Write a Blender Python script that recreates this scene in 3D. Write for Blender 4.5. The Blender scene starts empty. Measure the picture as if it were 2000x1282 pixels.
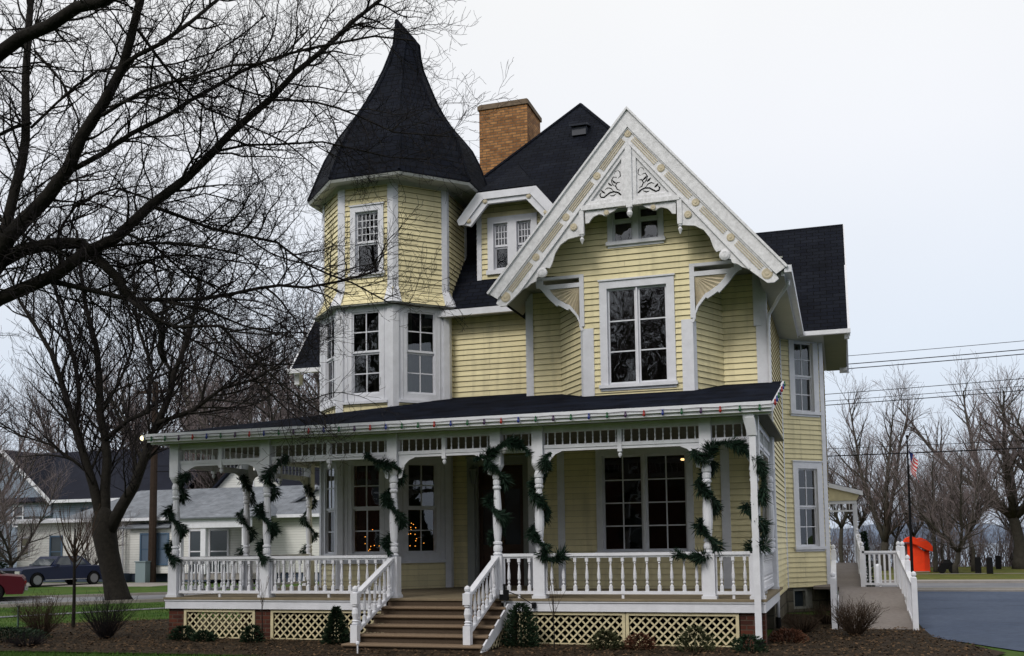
import bpy, bmesh, math, random
from mathutils import Vector, Matrix
R=math.radians
sc=bpy.context.scene
COL=sc.collection
# ------------------------------------------------------------------ camera
yaw,pit,rol=R(-17.79),R(4.75),R(-0.75)
cy_,sy_,cp_,sp_,cr_,sr_=math.cos(yaw),math.sin(yaw),math.cos(pit),math.sin(pit),math.cos(rol),math.sin(rol)
fw=Vector((sy_*cp_,cy_*cp_,sp_)); r0=Vector((cy_,-sy_,0)); u0=r0.cross(fw)
rt=cr_*r0+sr_*u0; up=-sr_*r0+cr_*u0
cd=bpy.data.cameras.new('camera'); cam=bpy.data.objects.new('camera',cd); COL.objects.link(cam)
M=Matrix((rt,up,-fw)).transposed().to_4x4(); M.translation=Vector((0,0,1.68)); cam.matrix_world=M
cd.sensor_fit='HORIZONTAL'; cd.sensor_width=36; cd.lens=1998.7/2000*36; cd.shift_y=257.5/2000; cd.clip_start=.1; cd.clip_end=3000
sc.camera=cam
# ------------------------------------------------------------------ world and sun
w=bpy.data.worlds.new("World"); sc.world=w; w.use_nodes=True
nt=w.node_tree; bg=nt.nodes['Background']
sky=nt.nodes.new('ShaderNodeTexSky'); sky.sky_type='NISHITA'; sky.sun_disc=False
sky.sun_elevation=R(42); sky.sun_rotation=R(196); sky.air_density=1.0; sky.dust_density=3
tc=nt.nodes.new('ShaderNodeTexCoord'); sx=nt.nodes.new('ShaderNodeSeparateXYZ'); nt.links.new(tc.outputs['Generated'],sx.inputs[0])
cr=nt.nodes.new('ShaderNodeValToRGB'); nt.links.new(sx.outputs['Z'],cr.inputs[0])
e=cr.color_ramp.elements
e[0].position=.0; e[0].color=(5.6,6.3,7.5,1); e[1].position=.62; e[1].color=(9.3,9.2,8.8,1)
m_=e.new(.16); m_.color=(7.0,7.6,8.5,1); m_=e.new(.36); m_.color=(8.5,8.6,8.9,1)
nz=nt.nodes.new('ShaderNodeTexNoise'); nz.inputs['Scale'].default_value=1.6; nz.inputs['Detail'].default_value=4
nt.links.new(tc.outputs['Generated'],nz.inputs['Vector'])
mr=nt.nodes.new('ShaderNodeMapRange'); mr.inputs[3].default_value=.90; mr.inputs[4].default_value=1.07; nt.links.new(nz.outputs[0],mr.inputs[0])
vm=nt.nodes.new('ShaderNodeVectorMath'); vm.operation='SCALE'; nt.links.new(cr.outputs[0],vm.inputs[0]); nt.links.new(mr.outputs[0],vm.inputs['Scale'])
mx=nt.nodes.new('ShaderNodeMixRGB'); mx.inputs[0].default_value=.86
nt.links.new(sky.outputs[0],mx.inputs[1]); nt.links.new(vm.outputs[0],mx.inputs[2]); nt.links.new(mx.outputs[0],bg.inputs[0])
bg.inputs[1].default_value=.118
sd=bpy.data.lights.new('sun','SUN'); sd.energy=1.5; sd.angle=R(18); sd.color=(1,.96,.9)
so=bpy.data.objects.new('sun',sd); COL.objects.link(so)
el,az=R(42),R(196)   # azimuth measured from +Y clockwise
sdir=Vector((math.sin(az)*math.cos(el),math.cos(az)*math.cos(el),math.sin(el)))
so.rotation_euler=sdir.to_track_quat('Z','Y').to_euler()
sc.view_settings.view_transform='Standard'; sc.view_settings.look='None'; sc.view_settings.exposure=0; sc.view_settings.gamma=1
sc.render.film_transparent=False
sc.cycles.max_bounces=6; sc.cycles.diffuse_bounces=2; sc.cycles.transparent_max_bounces=8; sc.cycles.caustics_reflective=False; sc.cycles.caustics_refractive=False
# ------------------------------------------------------------------ materials
MT={}
def mat(name,col,rough=.7,spec=.3,noise=None,bump=None,metal=0,emit=None,brick=None,col2=None,boards=None,cracks=None):
    """noise=(scale,amount[,detail]) brightness mottling; bump=(scale,dist); brick=(w,h,mortar,mortarcol,var col)"""
    m=bpy.data.materials.new(name); m.use_nodes=True; n=m.node_tree.nodes; l=m.node_tree.links
    b=n['Principled BSDF']; b.inputs['Roughness'].default_value=rough; b.inputs['Metallic'].default_value=metal
    b.inputs['Specular IOR Level'].default_value=spec
    t=n.new('ShaderNodeTexCoord'); src=t.outputs['Object']
    c=n.new('ShaderNodeRGB'); c.outputs[0].default_value=(*col,1); out=c.outputs[0]
    if brick:
        bw,bh,mo,mc,c2=brick
        bt=n.new('ShaderNodeTexBrick'); l.new(t.outputs['UV'],bt.inputs['Vector']); bt.inputs['Scale'].default_value=1
        bt.inputs['Brick Width'].default_value=bw; bt.inputs['Row Height'].default_value=bh; bt.inputs['Mortar Size'].default_value=mo
        bt.inputs['Color1'].default_value=(*col,1); bt.inputs['Color2'].default_value=(*c2,1); bt.inputs['Mortar'].default_value=(*mc,1)
        bt.inputs['Mortar Smooth'].default_value=.3; bt.inputs['Bias'].default_value=0
        out=bt.outputs[0]
        bb=n.new('ShaderNodeBump'); bb.inputs['Strength'].default_value=.6; bb.inputs['Distance'].default_value=.01; bb.invert=True
        l.new(bt.outputs['Fac'],bb.inputs['Height']); l.new(bb.outputs[0],b.inputs['Normal'])
    if boards:   # butt joints and board to board fading: along the wall from UV, up the wall from height
        su=n.new('ShaderNodeSeparateXYZ'); l.new(t.outputs['UV'],su.inputs[0]); so_=n.new('ShaderNodeSeparateXYZ'); l.new(src,so_.inputs[0]); cb=n.new('ShaderNodeCombineXYZ'); l.new(su.outputs[0],cb.inputs[0]); l.new(so_.outputs[2],cb.inputs[1])
        bt=n.new('ShaderNodeTexBrick'); l.new(cb.outputs[0],bt.inputs['Vector']); bt.inputs['Scale'].default_value=1; bt.inputs['Brick Width'].default_value=boards[0]; bt.inputs['Row Height'].default_value=boards[1]; bt.inputs['Mortar Size'].default_value=.003; bt.offset=.37; bt.offset_frequency=3
        bt.inputs['Color1'].default_value=tuple(x*.93 for x in col)+(1,); bt.inputs['Color2'].default_value=tuple(min(1,x*1.07) for x in col)+(1,); bt.inputs['Mortar'].default_value=tuple(x*.5 for x in col)+(1,)
        st=n.new('ShaderNodeMapping'); st.inputs['Scale'].default_value=(3,3,.35); l.new(src,st.inputs[0]); sn=n.new('ShaderNodeTexNoise'); sn.inputs['Scale'].default_value=2.2; sn.inputs['Detail'].default_value=7; l.new(st.outputs[0],sn.inputs['Vector'])
        sm=n.new('ShaderNodeMapRange'); sm.inputs[1].default_value=.30; sm.inputs[2].default_value=.52; sm.inputs[3].default_value=.84; sm.inputs[4].default_value=1; l.new(sn.outputs[0],sm.inputs[0]); sv=n.new('ShaderNodeVectorMath'); sv.operation='SCALE'; l.new(bt.outputs[0],sv.inputs[0]); l.new(sm.outputs[0],sv.inputs['Scale']); out=sv.outputs[0]
    if cracks:
        vo=n.new('ShaderNodeTexVoronoi'); vo.feature='DISTANCE_TO_EDGE'; vo.inputs['Scale'].default_value=cracks[0]; wn=n.new('ShaderNodeTexNoise'); wn.inputs['Scale'].default_value=1.2; l.new(src,wn.inputs['Vector']); wa=n.new('ShaderNodeMixRGB'); wa.inputs[0].default_value=.22; l.new(src,wa.inputs[1]); l.new(wn.outputs['Color'],wa.inputs[2]); l.new(wa.outputs[0],vo.inputs['Vector'])
        ck=n.new('ShaderNodeMapRange'); ck.inputs[1].default_value=0; ck.inputs[2].default_value=cracks[1]; ck.inputs[3].default_value=.45; ck.inputs[4].default_value=1; l.new(vo.outputs['Distance'],ck.inputs[0]); cv=n.new('ShaderNodeVectorMath'); cv.operation='SCALE'; l.new(out,cv.inputs[0]); l.new(ck.outputs[0],cv.inputs['Scale']); out=cv.outputs[0]
    if col2:
        n2=n.new('ShaderNodeTexNoise'); n2.inputs['Scale'].default_value=col2[3]; n2.inputs['Detail'].default_value=6; l.new(src,n2.inputs['Vector'])
        rp=n.new('ShaderNodeMapRange'); rp.inputs[1].default_value=.38; rp.inputs[2].default_value=.62; l.new(n2.outputs[0],rp.inputs[0])
        mm=n.new('ShaderNodeMixRGB'); l.new(rp.outputs[0],mm.inputs[0]); l.new(out,mm.inputs[1]); mm.inputs[2].default_value=(*col2[:3],1); out=mm.outputs[0]
    if noise:
        nn=n.new('ShaderNodeTexNoise'); nn.inputs['Scale'].default_value=noise[0]; nn.inputs['Detail'].default_value=6; nn.inputs['Roughness'].default_value=.65
        l.new(src,nn.inputs['Vector'])
        mp=n.new('ShaderNodeMapRange'); mp.inputs[1].default_value=.25; mp.inputs[2].default_value=.75; mp.inputs[3].default_value=1-noise[1]; mp.inputs[4].default_value=1+noise[1]; l.new(nn.outputs[0],mp.inputs[0])
        vv=n.new('ShaderNodeVectorMath'); vv.operation='SCALE'; l.new(out,vv.inputs[0]); l.new(mp.outputs[0],vv.inputs['Scale']); out=vv.outputs[0]
    l.new(out,b.inputs['Base Color'])
    if bump:
        nb=n.new('ShaderNodeTexNoise'); nb.inputs['Scale'].default_value=bump[0]; nb.inputs['Detail'].default_value=5; l.new(src,nb.inputs['Vector'])
        bb2=n.new('ShaderNodeBump'); bb2.inputs['Strength'].default_value=.7; bb2.inputs['Distance'].default_value=bump[1]; l.new(nb.outputs[0],bb2.inputs['Height'])
        if brick: l.new(bb.outputs[0],bb2.inputs['Normal'])
        l.new(bb2.outputs[0],b.inputs['Normal'])
    if emit: b.inputs['Emission Color'].default_value=(*emit[:3],1); b.inputs['Emission Strength'].default_value=emit[3]
    MT[name]=m; return m
white=mat('white_paint',(.70,.71,.765),.55,.3,noise=(5,.10),bump=(30,.002))
whiteold=mat('weathered_white_paint',(.72,.72,.75),.6,.3,noise=(14,.24),bump=(40,.003))
yellow=mat('yellow_clapboard_paint',(.785,.70,.43),.6,.3,noise=(1.6,.09),boards=(3.4,.118),bump=(26,.002))
tan=mat('tan_ornament_paint',(.56,.49,.36),.6,.3,noise=(12,.2))
cream=mat('cream_lattice_paint',(.60,.53,.34),.6,.3,noise=(6,.14))
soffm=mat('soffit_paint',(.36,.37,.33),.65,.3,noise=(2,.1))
shingle=mat('dark_asphalt_shingle',(.0055,.007,.013),.9,.10,noise=(1.3,.45),brick=(.30,.14,.010,(.0015,.0018,.0025),(.0095,.0115,.018)),bump=(55,.012))
pshingle=mat('worn_porch_shingle',(.0035,.0045,.009),.95,.03,noise=(1.6,.4),brick=(.30,.14,.008,(.002,.002,.003),(.007,.009,.016)),col2=(.009,.012,.022,2.4),bump=(60,.006))
brickm=mat('orange_chimney_brick',(.44,.215,.08),.85,.2,noise=(7,.45),brick=(.22,.075,.012,(.14,.10,.065),(.22,.095,.035)))
redbrick=mat('dark_red_brick',(.11,.035,.022),.9,.2,noise=(5,.3),brick=(.21,.075,.009,(.09,.065,.05),(.055,.02,.015)))
stone=mat('grey_foundation_stone',(.16,.145,.115),.9,.2,noise=(4,.35),brick=(.5,.26,.02,(.07,.065,.055),(.10,.09,.07)),bump=(14,.02))
carpet=mat('brown_stair_carpet',(.085,.062,.045),.95,.1,noise=(60,.3),bump=(200,.006))
carpet2=mat('worn_stair_nosing',(.20,.145,.10),.95,.1,noise=(60,.3),bump=(200,.006))
deckm=mat('tan_deck_edge',(.22,.18,.12),.8,.2,noise=(5,.2))
darkwood=mat('dark_red_door_wood',(.050,.020,.013),.4,.4,noise=(8,.3))
interior=mat('dark_window_backing',(.030,.026,.022),.9,.1,noise=(3,.2))  # near-black backing added behind the panes so the windows stay dark
curtainm=mat('pale_curtain_cloth',(.20,.235,.24),.9,.1,noise=(6,.2))
drapem=mat('olive_curtain_cloth',(.075,.085,.06),.9,.1,noise=(6,.3))
jointm=mat('brown_lap_joint_shade',(.32,.25,.11),.9,.1)  # shadow line under each clapboard lap, put into the colour as darker brown
blackm=mat('black_void_paint',(.008,.008,.009),.9,.05)
metalm=mat('grey_galvanised_metal',(.30,.32,.34),.5,.5,noise=(5,.2))
blackiron=mat('black_metal',(.006,.006,.007),.7,.12)
bark=mat('dark_wet_bark',(.016,.014,.012),.92,.15,noise=(7,.45),bump=(18,.03))
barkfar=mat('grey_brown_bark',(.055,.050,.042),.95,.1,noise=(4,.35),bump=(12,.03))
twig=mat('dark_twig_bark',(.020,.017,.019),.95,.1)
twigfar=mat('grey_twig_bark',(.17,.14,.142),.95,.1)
twigred=mat('reddish_twig_bark',(.055,.038,.027),.95,.1)
green=mat('dark_garland_needles',(.008,.025,.014),.7,.25,noise=(20,.5))
evergreen=mat('dark_evergreen_leaves',(.014,.030,.014),.75,.2,noise=(15,.5))
grassm=mat('lawn_grass',(.034,.078,.012),.95,.1,noise=(1.2,.3),col2=(.068,.105,.022,.55),bump=(40,.03))
grassdry=mat('olive_winter_grass',(.125,.115,.030),.95,.1,noise=(3,.3),col2=(.075,.095,.022,.8),bump=(30,.03))
mulchm=mat('brown_leaf_mulch',(.022,.016,.010),.95,.1,noise=(16,.6),col2=(.044,.031,.020,3.0),bump=(22,.05))
asph=mat('blue_grey_asphalt',(.046,.064,.108),.9,.2,noise=(6,.25),col2=(.064,.084,.132,.35),cracks=(.16,.006),bump=(120,.006))
road=mat('grey_street_asphalt',(.17,.172,.187),.85,.3,noise=(5,.14),col2=(.125,.13,.15,.3),cracks=(.12,.006),bump=(100,.006))
conc=mat('pale_concrete',(.27,.25,.235),.85,.2,noise=(3,.14),bump=(60,.005))
rampm=mat('taupe_ramp_carpet',(.21,.185,.175),.95,.1,noise=(14,.16),col2=(.235,.21,.20,1.3),bump=(120,.005))
lakem=mat('grey_blue_lake_water',(.14,.19,.27),.35,.5,noise=(.05,.1),bump=(.8,.05))
orange=mat('orange_red_canvas',(.95,.055,.008),.6,.3,noise=(3,.12))
greyp=mat('grey_panel',(.10,.10,.11),.7,.3)
def glass(name,tint,fac_ior,rough=.01):
    m=bpy.data.materials.new(name); m.use_nodes=True; n=m.node_tree.nodes; l=m.node_tree.links
    n.remove(n['Principled BSDF']); o=n['Material Output']
    tr=n.new('ShaderNodeBsdfTransparent'); tr.inputs[0].default_value=(*tint,1)
    gl=n.new('ShaderNodeBsdfGlossy'); gl.inputs['Roughness'].default_value=rough; gl.inputs[0].default_value=(.95,.97,1,1)
    fr=n.new('ShaderNodeFresnel'); fr.inputs[0].default_value=fac_ior; mi=n.new('ShaderNodeMixShader')
    tcn=n.new('ShaderNodeTexCoord'); no=n.new('ShaderNodeTexNoise'); no.inputs['Scale'].default_value=1.3; l.new(tcn.outputs['Object'],no.inputs['Vector'])
    bu=n.new('ShaderNodeBump'); bu.inputs['Strength'].default_value=.25; bu.inputs['Distance'].default_value=.02; l.new(no.outputs[0],bu.inputs['Height']); l.new(bu.outputs[0],gl.inputs['Normal'])
    l.new(fr.outputs[0],mi.inputs[0]); l.new(tr.outputs[0],mi.inputs[1]); l.new(gl.outputs[0],mi.inputs[2]); l.new(mi.outputs[0],o.inputs[0])
    MT[name]=m; return m
pane=glass('window_glass',(.75,.78,.78),1.85)
carglass=mat('dark_car_glass',(.03,.04,.05),.08,.8)
# ------------------------------------------------------------------ mesh helpers
OFF={}
class Fr:
    """vertical wall frame: u runs left to right as seen from outside, d is distance outward"""
    def __init__(s,a,b):
        s.o=Vector((a[0],a[1],0)); d=Vector((b[0]-a[0],b[1]-a[1],0)); s.L=d.length; s.u=d/s.L; s.n=Vector((s.u.y,-s.u.x,0))
    def P(s,u,z,d=0): return s.o+s.u*u+s.n*d+Vector((0,0,z))
class MB:
    def __init__(s): s.v=[]; s.f=[]; s.dk=[]
    def poly(s,pts):
        i=len(s.v); s.v+= [tuple(p) for p in pts]; s.f.append(tuple(range(i,i+len(pts))))
    def hexa(s,p):
        i=len(s.v); s.v+=[tuple(q) for q in p]
        for q in ((0,3,2,1),(4,5,6,7),(0,1,5,4),(1,2,6,5),(2,3,7,6),(3,0,4,7)): s.f.append(tuple(i+k for k in q))
    def box(s,x0,x1,y0,y1,z0,z1):
        s.hexa([(x0,y0,z0),(x1,y0,z0),(x1,y1,z0),(x0,y1,z0),(x0,y0,z1),(x1,y0,z1),(x1,y1,z1),(x0,y1,z1)]); return s
    def fb(s,F,u0,u1,z0,z1,d0,d1):
        P=F.P; s.hexa([P(u0,z0,d1),P(u1,z0,d1),P(u1,z0,d0),P(u0,z0,d0),P(u0,z1,d1),P(u1,z1,d1),P(u1,z1,d0),P(u0,z1,d0)]); return s
    def prism(s,F,pts,d0,d1):
        n=len(pts); i=len(s.v)
        s.v+=[tuple(F.P(u,z,d1)) for u,z in pts]+[tuple(F.P(u,z,d0)) for u,z in pts]
        s.f.append(tuple(range(i,i+n))); s.f.append(tuple(range(i+2*n-1,i+n-1,-1)))
        for k in range(n): a,b=i+k,i+(k+1)%n; s.f.append((a,a+n,b+n,b))
        return s
    def slab(s,pts,t):
        p=[Vector(q) for q in pts]; n=Vector((0,0,0))
        for k in range(len(p)): n+=(p[k]-p[0]).cross(p[(k+1)%len(p)]-p[0])
        n.normalize()
        if n.z<0: n=-n
        i=len(s.v); m=len(p); s.v+=[tuple(q) for q in p]+[tuple(q-n*t) for q in p]
        s.f.append(tuple(range(i,i+m))); s.f.append(tuple(range(i+2*m-1,i+m-1,-1)))
        for k in range(m): a,b=i+k,i+(k+1)%m; s.f.append((a,a+m,b+m,b))
        return s
    def tube(s,pts,n=6,cap=True):
        """pts: list of (Vector, radius)"""
        m=len(pts)
        if m<2: return s
        i0=len(s.v); prev=None
        for k in range(m):
            p,r=pts[k]
            t=(pts[min(k+1,m-1)][0]-pts[max(k-1,0)][0])
            if t.length<1e-6: t=Vector((0,0,1))
            t.normalize()
            if prev is None:
                a=t.cross(Vector((0,0,1)))
                if a.length<.05: a=t.cross(Vector((1,0,0)))
            else: a=prev-t*prev.dot(t)
            a.normalize(); prev=a; b=t.cross(a)
            for j in range(n):
                an=2*math.pi*j/n; q=p+(a*math.cos(an)+b*math.sin(an))*r; s.v.append((q.x,q.y,q.z))
        for k in range(m-1):
            for j in range(n):
                x=i0+k*n+j; y=i0+k*n+(j+1)%n; s.f.append((x,y,y+n,x+n))
        if cap: s.f.append(tuple(i0+j for j in range(n))[::-1]); s.f.append(tuple(i0+(m-1)*n+j for j in range(n)))
        return s
    def lathe(s,x,y,prof,n=10,axis=None):
        """prof: (z,r) bottom to top. axis: (origin, dir) to turn about another axis"""
        if axis: return s.tube([(Vector(axis[0])+Vector(axis[1])*z,r) for z,r in prof],n)
        i0=len(s.v)
        for z,r in prof:
            for j in range(n): a=2*math.pi*(j+.5)/n; s.v.append((x+math.cos(a)*r,y+math.sin(a)*r,z))
        m=len(prof)
        for k in range(m-1):
            for j in range(n): p=i0+k*n+j; q=i0+k*n+(j+1)%n; s.f.append((p,q,q+n,p+n))
        s.f.append(tuple(i0+j for j in range(n))[::-1]); s.f.append(tuple(i0+(m-1)*n+j for j in range(n)))
        return s
    def ball(s,c,r,n=8,sq=1):
        pr=[(c[2]+r*sq*math.sin(a),max(r*math.cos(a),.0005)) for a in [math.pi*(k/6-.5) for k in range(7)]]
        return s.lathe(c[0],c[1],pr,n)
    def build(s,name,m,parent=None,smooth=False,uv=True,fix=True,local=False):
        me=bpy.data.meshes.new(name); off=Vector((0,0,0))
        if parent is not None and not local: off=OFF.get(parent.name,off)
        vs=s.v if off.length==0 else [(a-off.x,b-off.y,c-off.z) for a,b,c in s.v]
        me.from_pydata(vs,[],s.f); me.materials.append(m)
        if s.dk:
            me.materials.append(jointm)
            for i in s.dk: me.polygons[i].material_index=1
        if fix:
            bm=bmesh.new(); bm.from_mesh(me); bmesh.ops.recalc_face_normals(bm,faces=bm.faces); bm.to_mesh(me); bm.free()
        if uv:
            ul=me.uv_layers.new(name='uv').data; Z=Vector((0,0,1))
            for p in me.polygons:
                n=p.normal; h=Z.cross(n)
                if h.length<.02: h=Vector((1,0,0))
                h.normalize(); v=n.cross(h)
                for li in p.loop_indices:
                    q=me.vertices[me.loops[li].vertex_index].co; ul[li].uv=(q.dot(h),q.dot(v))
        if smooth: me.polygons.foreach_set('use_smooth',[True]*len(me.polygons))
        o=bpy.data.objects.new(name,me); COL.objects.link(o)
        if parent is not None: o.parent=parent; OFF[o.name]=Vector((0,0,0)) if local else OFF.get(parent.name,Vector((0,0,0)))
        else: OFF[o.name]=Vector((0,0,0))
        return o
def pieces(mb):
    """split a builder into clusters of touching pieces"""
    n=len(mb.v); pa=list(range(n))
    def fd(i):
        while pa[i]!=i: pa[i]=pa[pa[i]]; i=pa[i]
        return i
    for f in mb.f:
        a=fd(f[0])
        for k in f[1:]: pa[fd(k)]=a
    g={}
    for i in range(n): g.setdefault(fd(i),[]).append(i)
    bb=[[ [min(mb.v[i][c] for i in v)-.004 for c in range(3)],[max(mb.v[i][c] for i in v)+.004 for c in range(3)],{k} ] for k,v in g.items()]
    ch=True
    while ch:
        ch=False; out=[]
        for b in bb:
            for o in out:
                if all(b[0][c]<=o[1][c] and b[1][c]>=o[0][c] for c in range(3)):
                    o[0]=[min(p,q) for p,q in zip(o[0],b[0])]; o[1]=[max(p,q) for p,q in zip(o[1],b[1])]; o[2]|=b[2]; ch=True; break
            else: out.append(b)
        bb=out
    res_=[]
    for b in bb:
        m=MB(); mp={}
        for j,f in enumerate(mb.f):
            if fd(f[0]) in b[2]:
                for k in f:
                    if k not in mp: mp[k]=len(m.v); m.v.append(mb.v[k])
                m.f.append(tuple(mp[k] for k in f))
        res_.append(m)
    return res_
def build_split(mb,name,m,parent,**k):
    for q in pieces(mb): o=q.build(name,m,parent,**k)
    return o
def tag(o,label=None,cat=None,group=None,kind=None):
    if label: o['label']=label
    if cat: o['category']=cat
    if group: o['group']=group
    if kind: o['kind']=kind
    return o
def thing(name,loc,label,cat,group=None,rz=0):
    o=bpy.data.objects.new(name,None); COL.objects.link(o); o.location=loc; o.rotation_euler=(0,0,rz); o.empty_display_size=.2
    OFF[o.name]=Vector(loc); return tag(o,label,cat,group)
def single(mb,name,m,loc,label,cat,group=None,**k):
    """one-mesh thing whose origin sits at its base"""
    s=MB(); s.v=[(a-loc[0],b-loc[1],c-loc[2]) for a,b,c in mb.v]; s.f=mb.f
    o=s.build(name,m,None,**k); o.location=loc; return tag(o,label,cat,group)
def copy_part(src,parent,world):
    c=src.copy(); COL.objects.link(c); c.parent=parent; c.location=Vector(world)-OFF.get(parent.name,Vector((0,0,0))); return c
def copy_tree(root,loc,rz,scale,label,group=None):
    c=root.copy(); COL.objects.link(c); c.location=loc; c.rotation_euler=(0,0,rz); c.scale=(scale,scale,scale) if not isinstance(scale,tuple) else scale
    c['label']=label
    if group: c['group']=group
    for ch in list(root.children):
        d=ch.copy(); COL.objects.link(d); d.parent=c
    return c
# clapboards: real lapped boards following an outline, with openings left out
PITCH=.118
def siding(mb,F,span,z0,z1,holes=(),d=0,pitch=PITCH,proud=.026):
    k=math.floor(z0/pitch)
    while k*pitch<z1-1e-6:
        a=max(k*pitch,z0); b=min((k+1)*pitch,z1); cuts=sorted({a,b}|{h for hh in holes for h in hh[2:4] if a<h<b})
        for c0,c1 in zip(cuts,cuts[1:]):
            zm=(c0+c1)/2; ex=[h for h in holes if h[2]<zm<h[3]]
            s0=span(c0) if callable(span) else span; s1=span(c1) if callable(span) else span
            segs=[(s0[0],s0[1],s1[0],s1[1])]
            for h in ex:
                ns=[]
                for g in segs:
                    if h[0]>=g[1] or h[1]<=g[0]: ns.append(g); continue
                    if h[0]>g[0]: ns.append((g[0],h[0],g[2],h[0]))
                    if h[1]<g[1]: ns.append((h[1],g[1],h[1],g[3]))
                segs=ns
            p0=d+proud-(proud-.003)*(c0-k*pitch)/pitch; p1=d+proud-(proud-.003)*(c1-k*pitch)/pitch
            for g in segs:
                if g[1]-g[0]<.002: continue
                mb.poly([F.P(g[0],c0,p0),F.P(g[1],c0,p0),F.P(g[3],c1,p1),F.P(g[2],c1,p1)])
                if abs(c0-a)<1e-6:
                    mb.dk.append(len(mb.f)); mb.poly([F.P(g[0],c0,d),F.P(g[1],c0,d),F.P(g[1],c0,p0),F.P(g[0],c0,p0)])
        k+=1
    return mb
def window(par,F,u0,u1,z0,z1,units,cas=.12,curtain=None,label=None,casm=None,head=.04,sill=True,back=True):
    """opening u0..u1,z0..z1 ; units: list of (ua,ub,[(za,zb,cols,rows)...])"""
    m=MB(); c=cas
    if c>0:
        m.fb(F,u0-c,u0,z0-c*.5,z1+c,-.02,.045); m.fb(F,u1,u1+c,z0-c*.5,z1+c,-.02,.045)
        m.fb(F,u0,u1,z1,z1+c,-.02,.043); m.fb(F,u0-c-.02,u1+c+.02,z1+c,z1+c+.03,-.02,.07)
        if sill: m.fb(F,u0-c-.03,u1+c+.03,z0-.07,z0,-.1,.085); m.fb(F,u0-c,u1+c,z0-.12,z0-.07,-.02,.04)
    # jambs
    m.fb(F,u0-.02,u0+.015,z0,z1,-.12,-.021); m.fb(F,u1-.015,u1+.02,z0,z1,-.12,-.021); m.fb(F,u0,u1,z1-.015,z1+.02,-.12,-.0215); m.fb(F,u0,u1,z0-.02,z0+.015,-.12,-.0215)
    for i in range(len(units)-1): m.fb(F,units[i][1],units[i+1][0],z0,z1,-.1,.02)
    wo=m.build('window',casm or white,par)
    if label: wo['label']=label
    for ua,ub,ss in units:
        for k,(za,zb,cc,rr) in enumerate(ss):
            s=MB(); dd=-.045-.03*(len(ss)-1-k); f=.038
            s.fb(F,ua,ua+f,za,zb,dd-.02,dd+.02); s.fb(F,ub-f,ub,za,zb,dd-.02,dd+.02)
            s.fb(F,ua+f,ub-f,za,za+f*1.25,dd-.02,dd+.019); s.fb(F,ua+f,ub-f,zb-f,zb,dd-.02,dd+.019)
            q=.0085 if (cc>3) else .012
            A,B,Cz,Dz=ua+f,ub-f,za+f*1.25,zb-f
            for i in range(1,cc): x=A+(B-A)*i/cc; s.fb(F,x-q,x+q,Cz,Dz,dd-.015,dd+.012)
            for j in range(1,rr): z=Cz+(Dz-Cz)*j/rr; s.fb(F,A,B,z-q,z+q,dd-.014,dd+.0112)
            s.build('sash',white,wo)
            g=MB(); g.poly([F.P(A-.01,Cz-.01,dd),F.P(B+.01,Cz-.01,dd),F.P(B+.01,Dz+.01,dd),F.P(A-.01,Dz+.01,dd)]); g.build('pane',pane,wo,fix=False)
    if curtain:
        cm,spans=curtain; cu=MB()
        for a,b in spans:
            n=14; pts=[]
            for i in range(n+1):
                u=a+(b-a)*i/n; pts.append((u,-.2-.018*(i%2)))
            for i in range(n):
                (ua_,da),(ub_,db)=pts[i],pts[i+1]
                cu.poly([F.P(ua_,z0,da),F.P(ub_,z0,db),F.P(ub_,z1,db),F.P(ua_,z1,da)])
        cu.build('curtain',cm,wo,fix=False)
    if back:
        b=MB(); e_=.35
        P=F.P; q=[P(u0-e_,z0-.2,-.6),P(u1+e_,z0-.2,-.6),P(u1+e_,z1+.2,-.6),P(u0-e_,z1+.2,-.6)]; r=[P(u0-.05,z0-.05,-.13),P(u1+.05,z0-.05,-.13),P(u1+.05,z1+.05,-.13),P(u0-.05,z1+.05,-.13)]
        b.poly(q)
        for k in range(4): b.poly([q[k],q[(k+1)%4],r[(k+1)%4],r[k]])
        b.build('dark_backing',interior,wo,fix=False)  # added dark box behind the glass, shuts out light so the window reads black
    return wo
# ================================================================== THE HOUSE
H=thing('victorian_house',(-6,21,0),'yellow clapboard Victorian house with white trim, pointed corner tower and wraparound porch','house')
cx=-3.62; GY=19.4; WY=20.35; RY=21.1
# ---- walls
def wall(F,span,z0,z1,holes=(),name='clapboard_wall',**k): return siding(MB(),F,span,z0,z1,holes,**k).build(name,yellow,H,fix=False)
FW=Fr((-6.15,WY),(-1.28,WY)); fX=lambda F,x: (x-F.o.x)
PW=(-4.60,-2.90,1.52,3.46)                                   # parlour window
m=MB(); siding(m,FW,(0,FW.L),.62,6.95,[(PW[0]+6.15,PW[1]+6.15,PW[2],PW[3])])
FS=Fr((-1.28,WY),(-1.28,25.1)); siding(m,FS,(0,FS.L),.56,6.75)
FL=Fr((-6.15,RY),(-6.15,WY)); siding(m,FL,(0,FL.L),.62,6.8)
m.build('clapboard_wall',yellow,H,fix=False)
FR=Fr((-8.35,RY),(-6.15,RY)); DR=(-7.64,-6.50,.79,3.42)
wall(FR,(0,FR.L),.62,6.9,[(DR[0]+8.35,DR[1]+8.35,DR[2],DR[3])])
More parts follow.
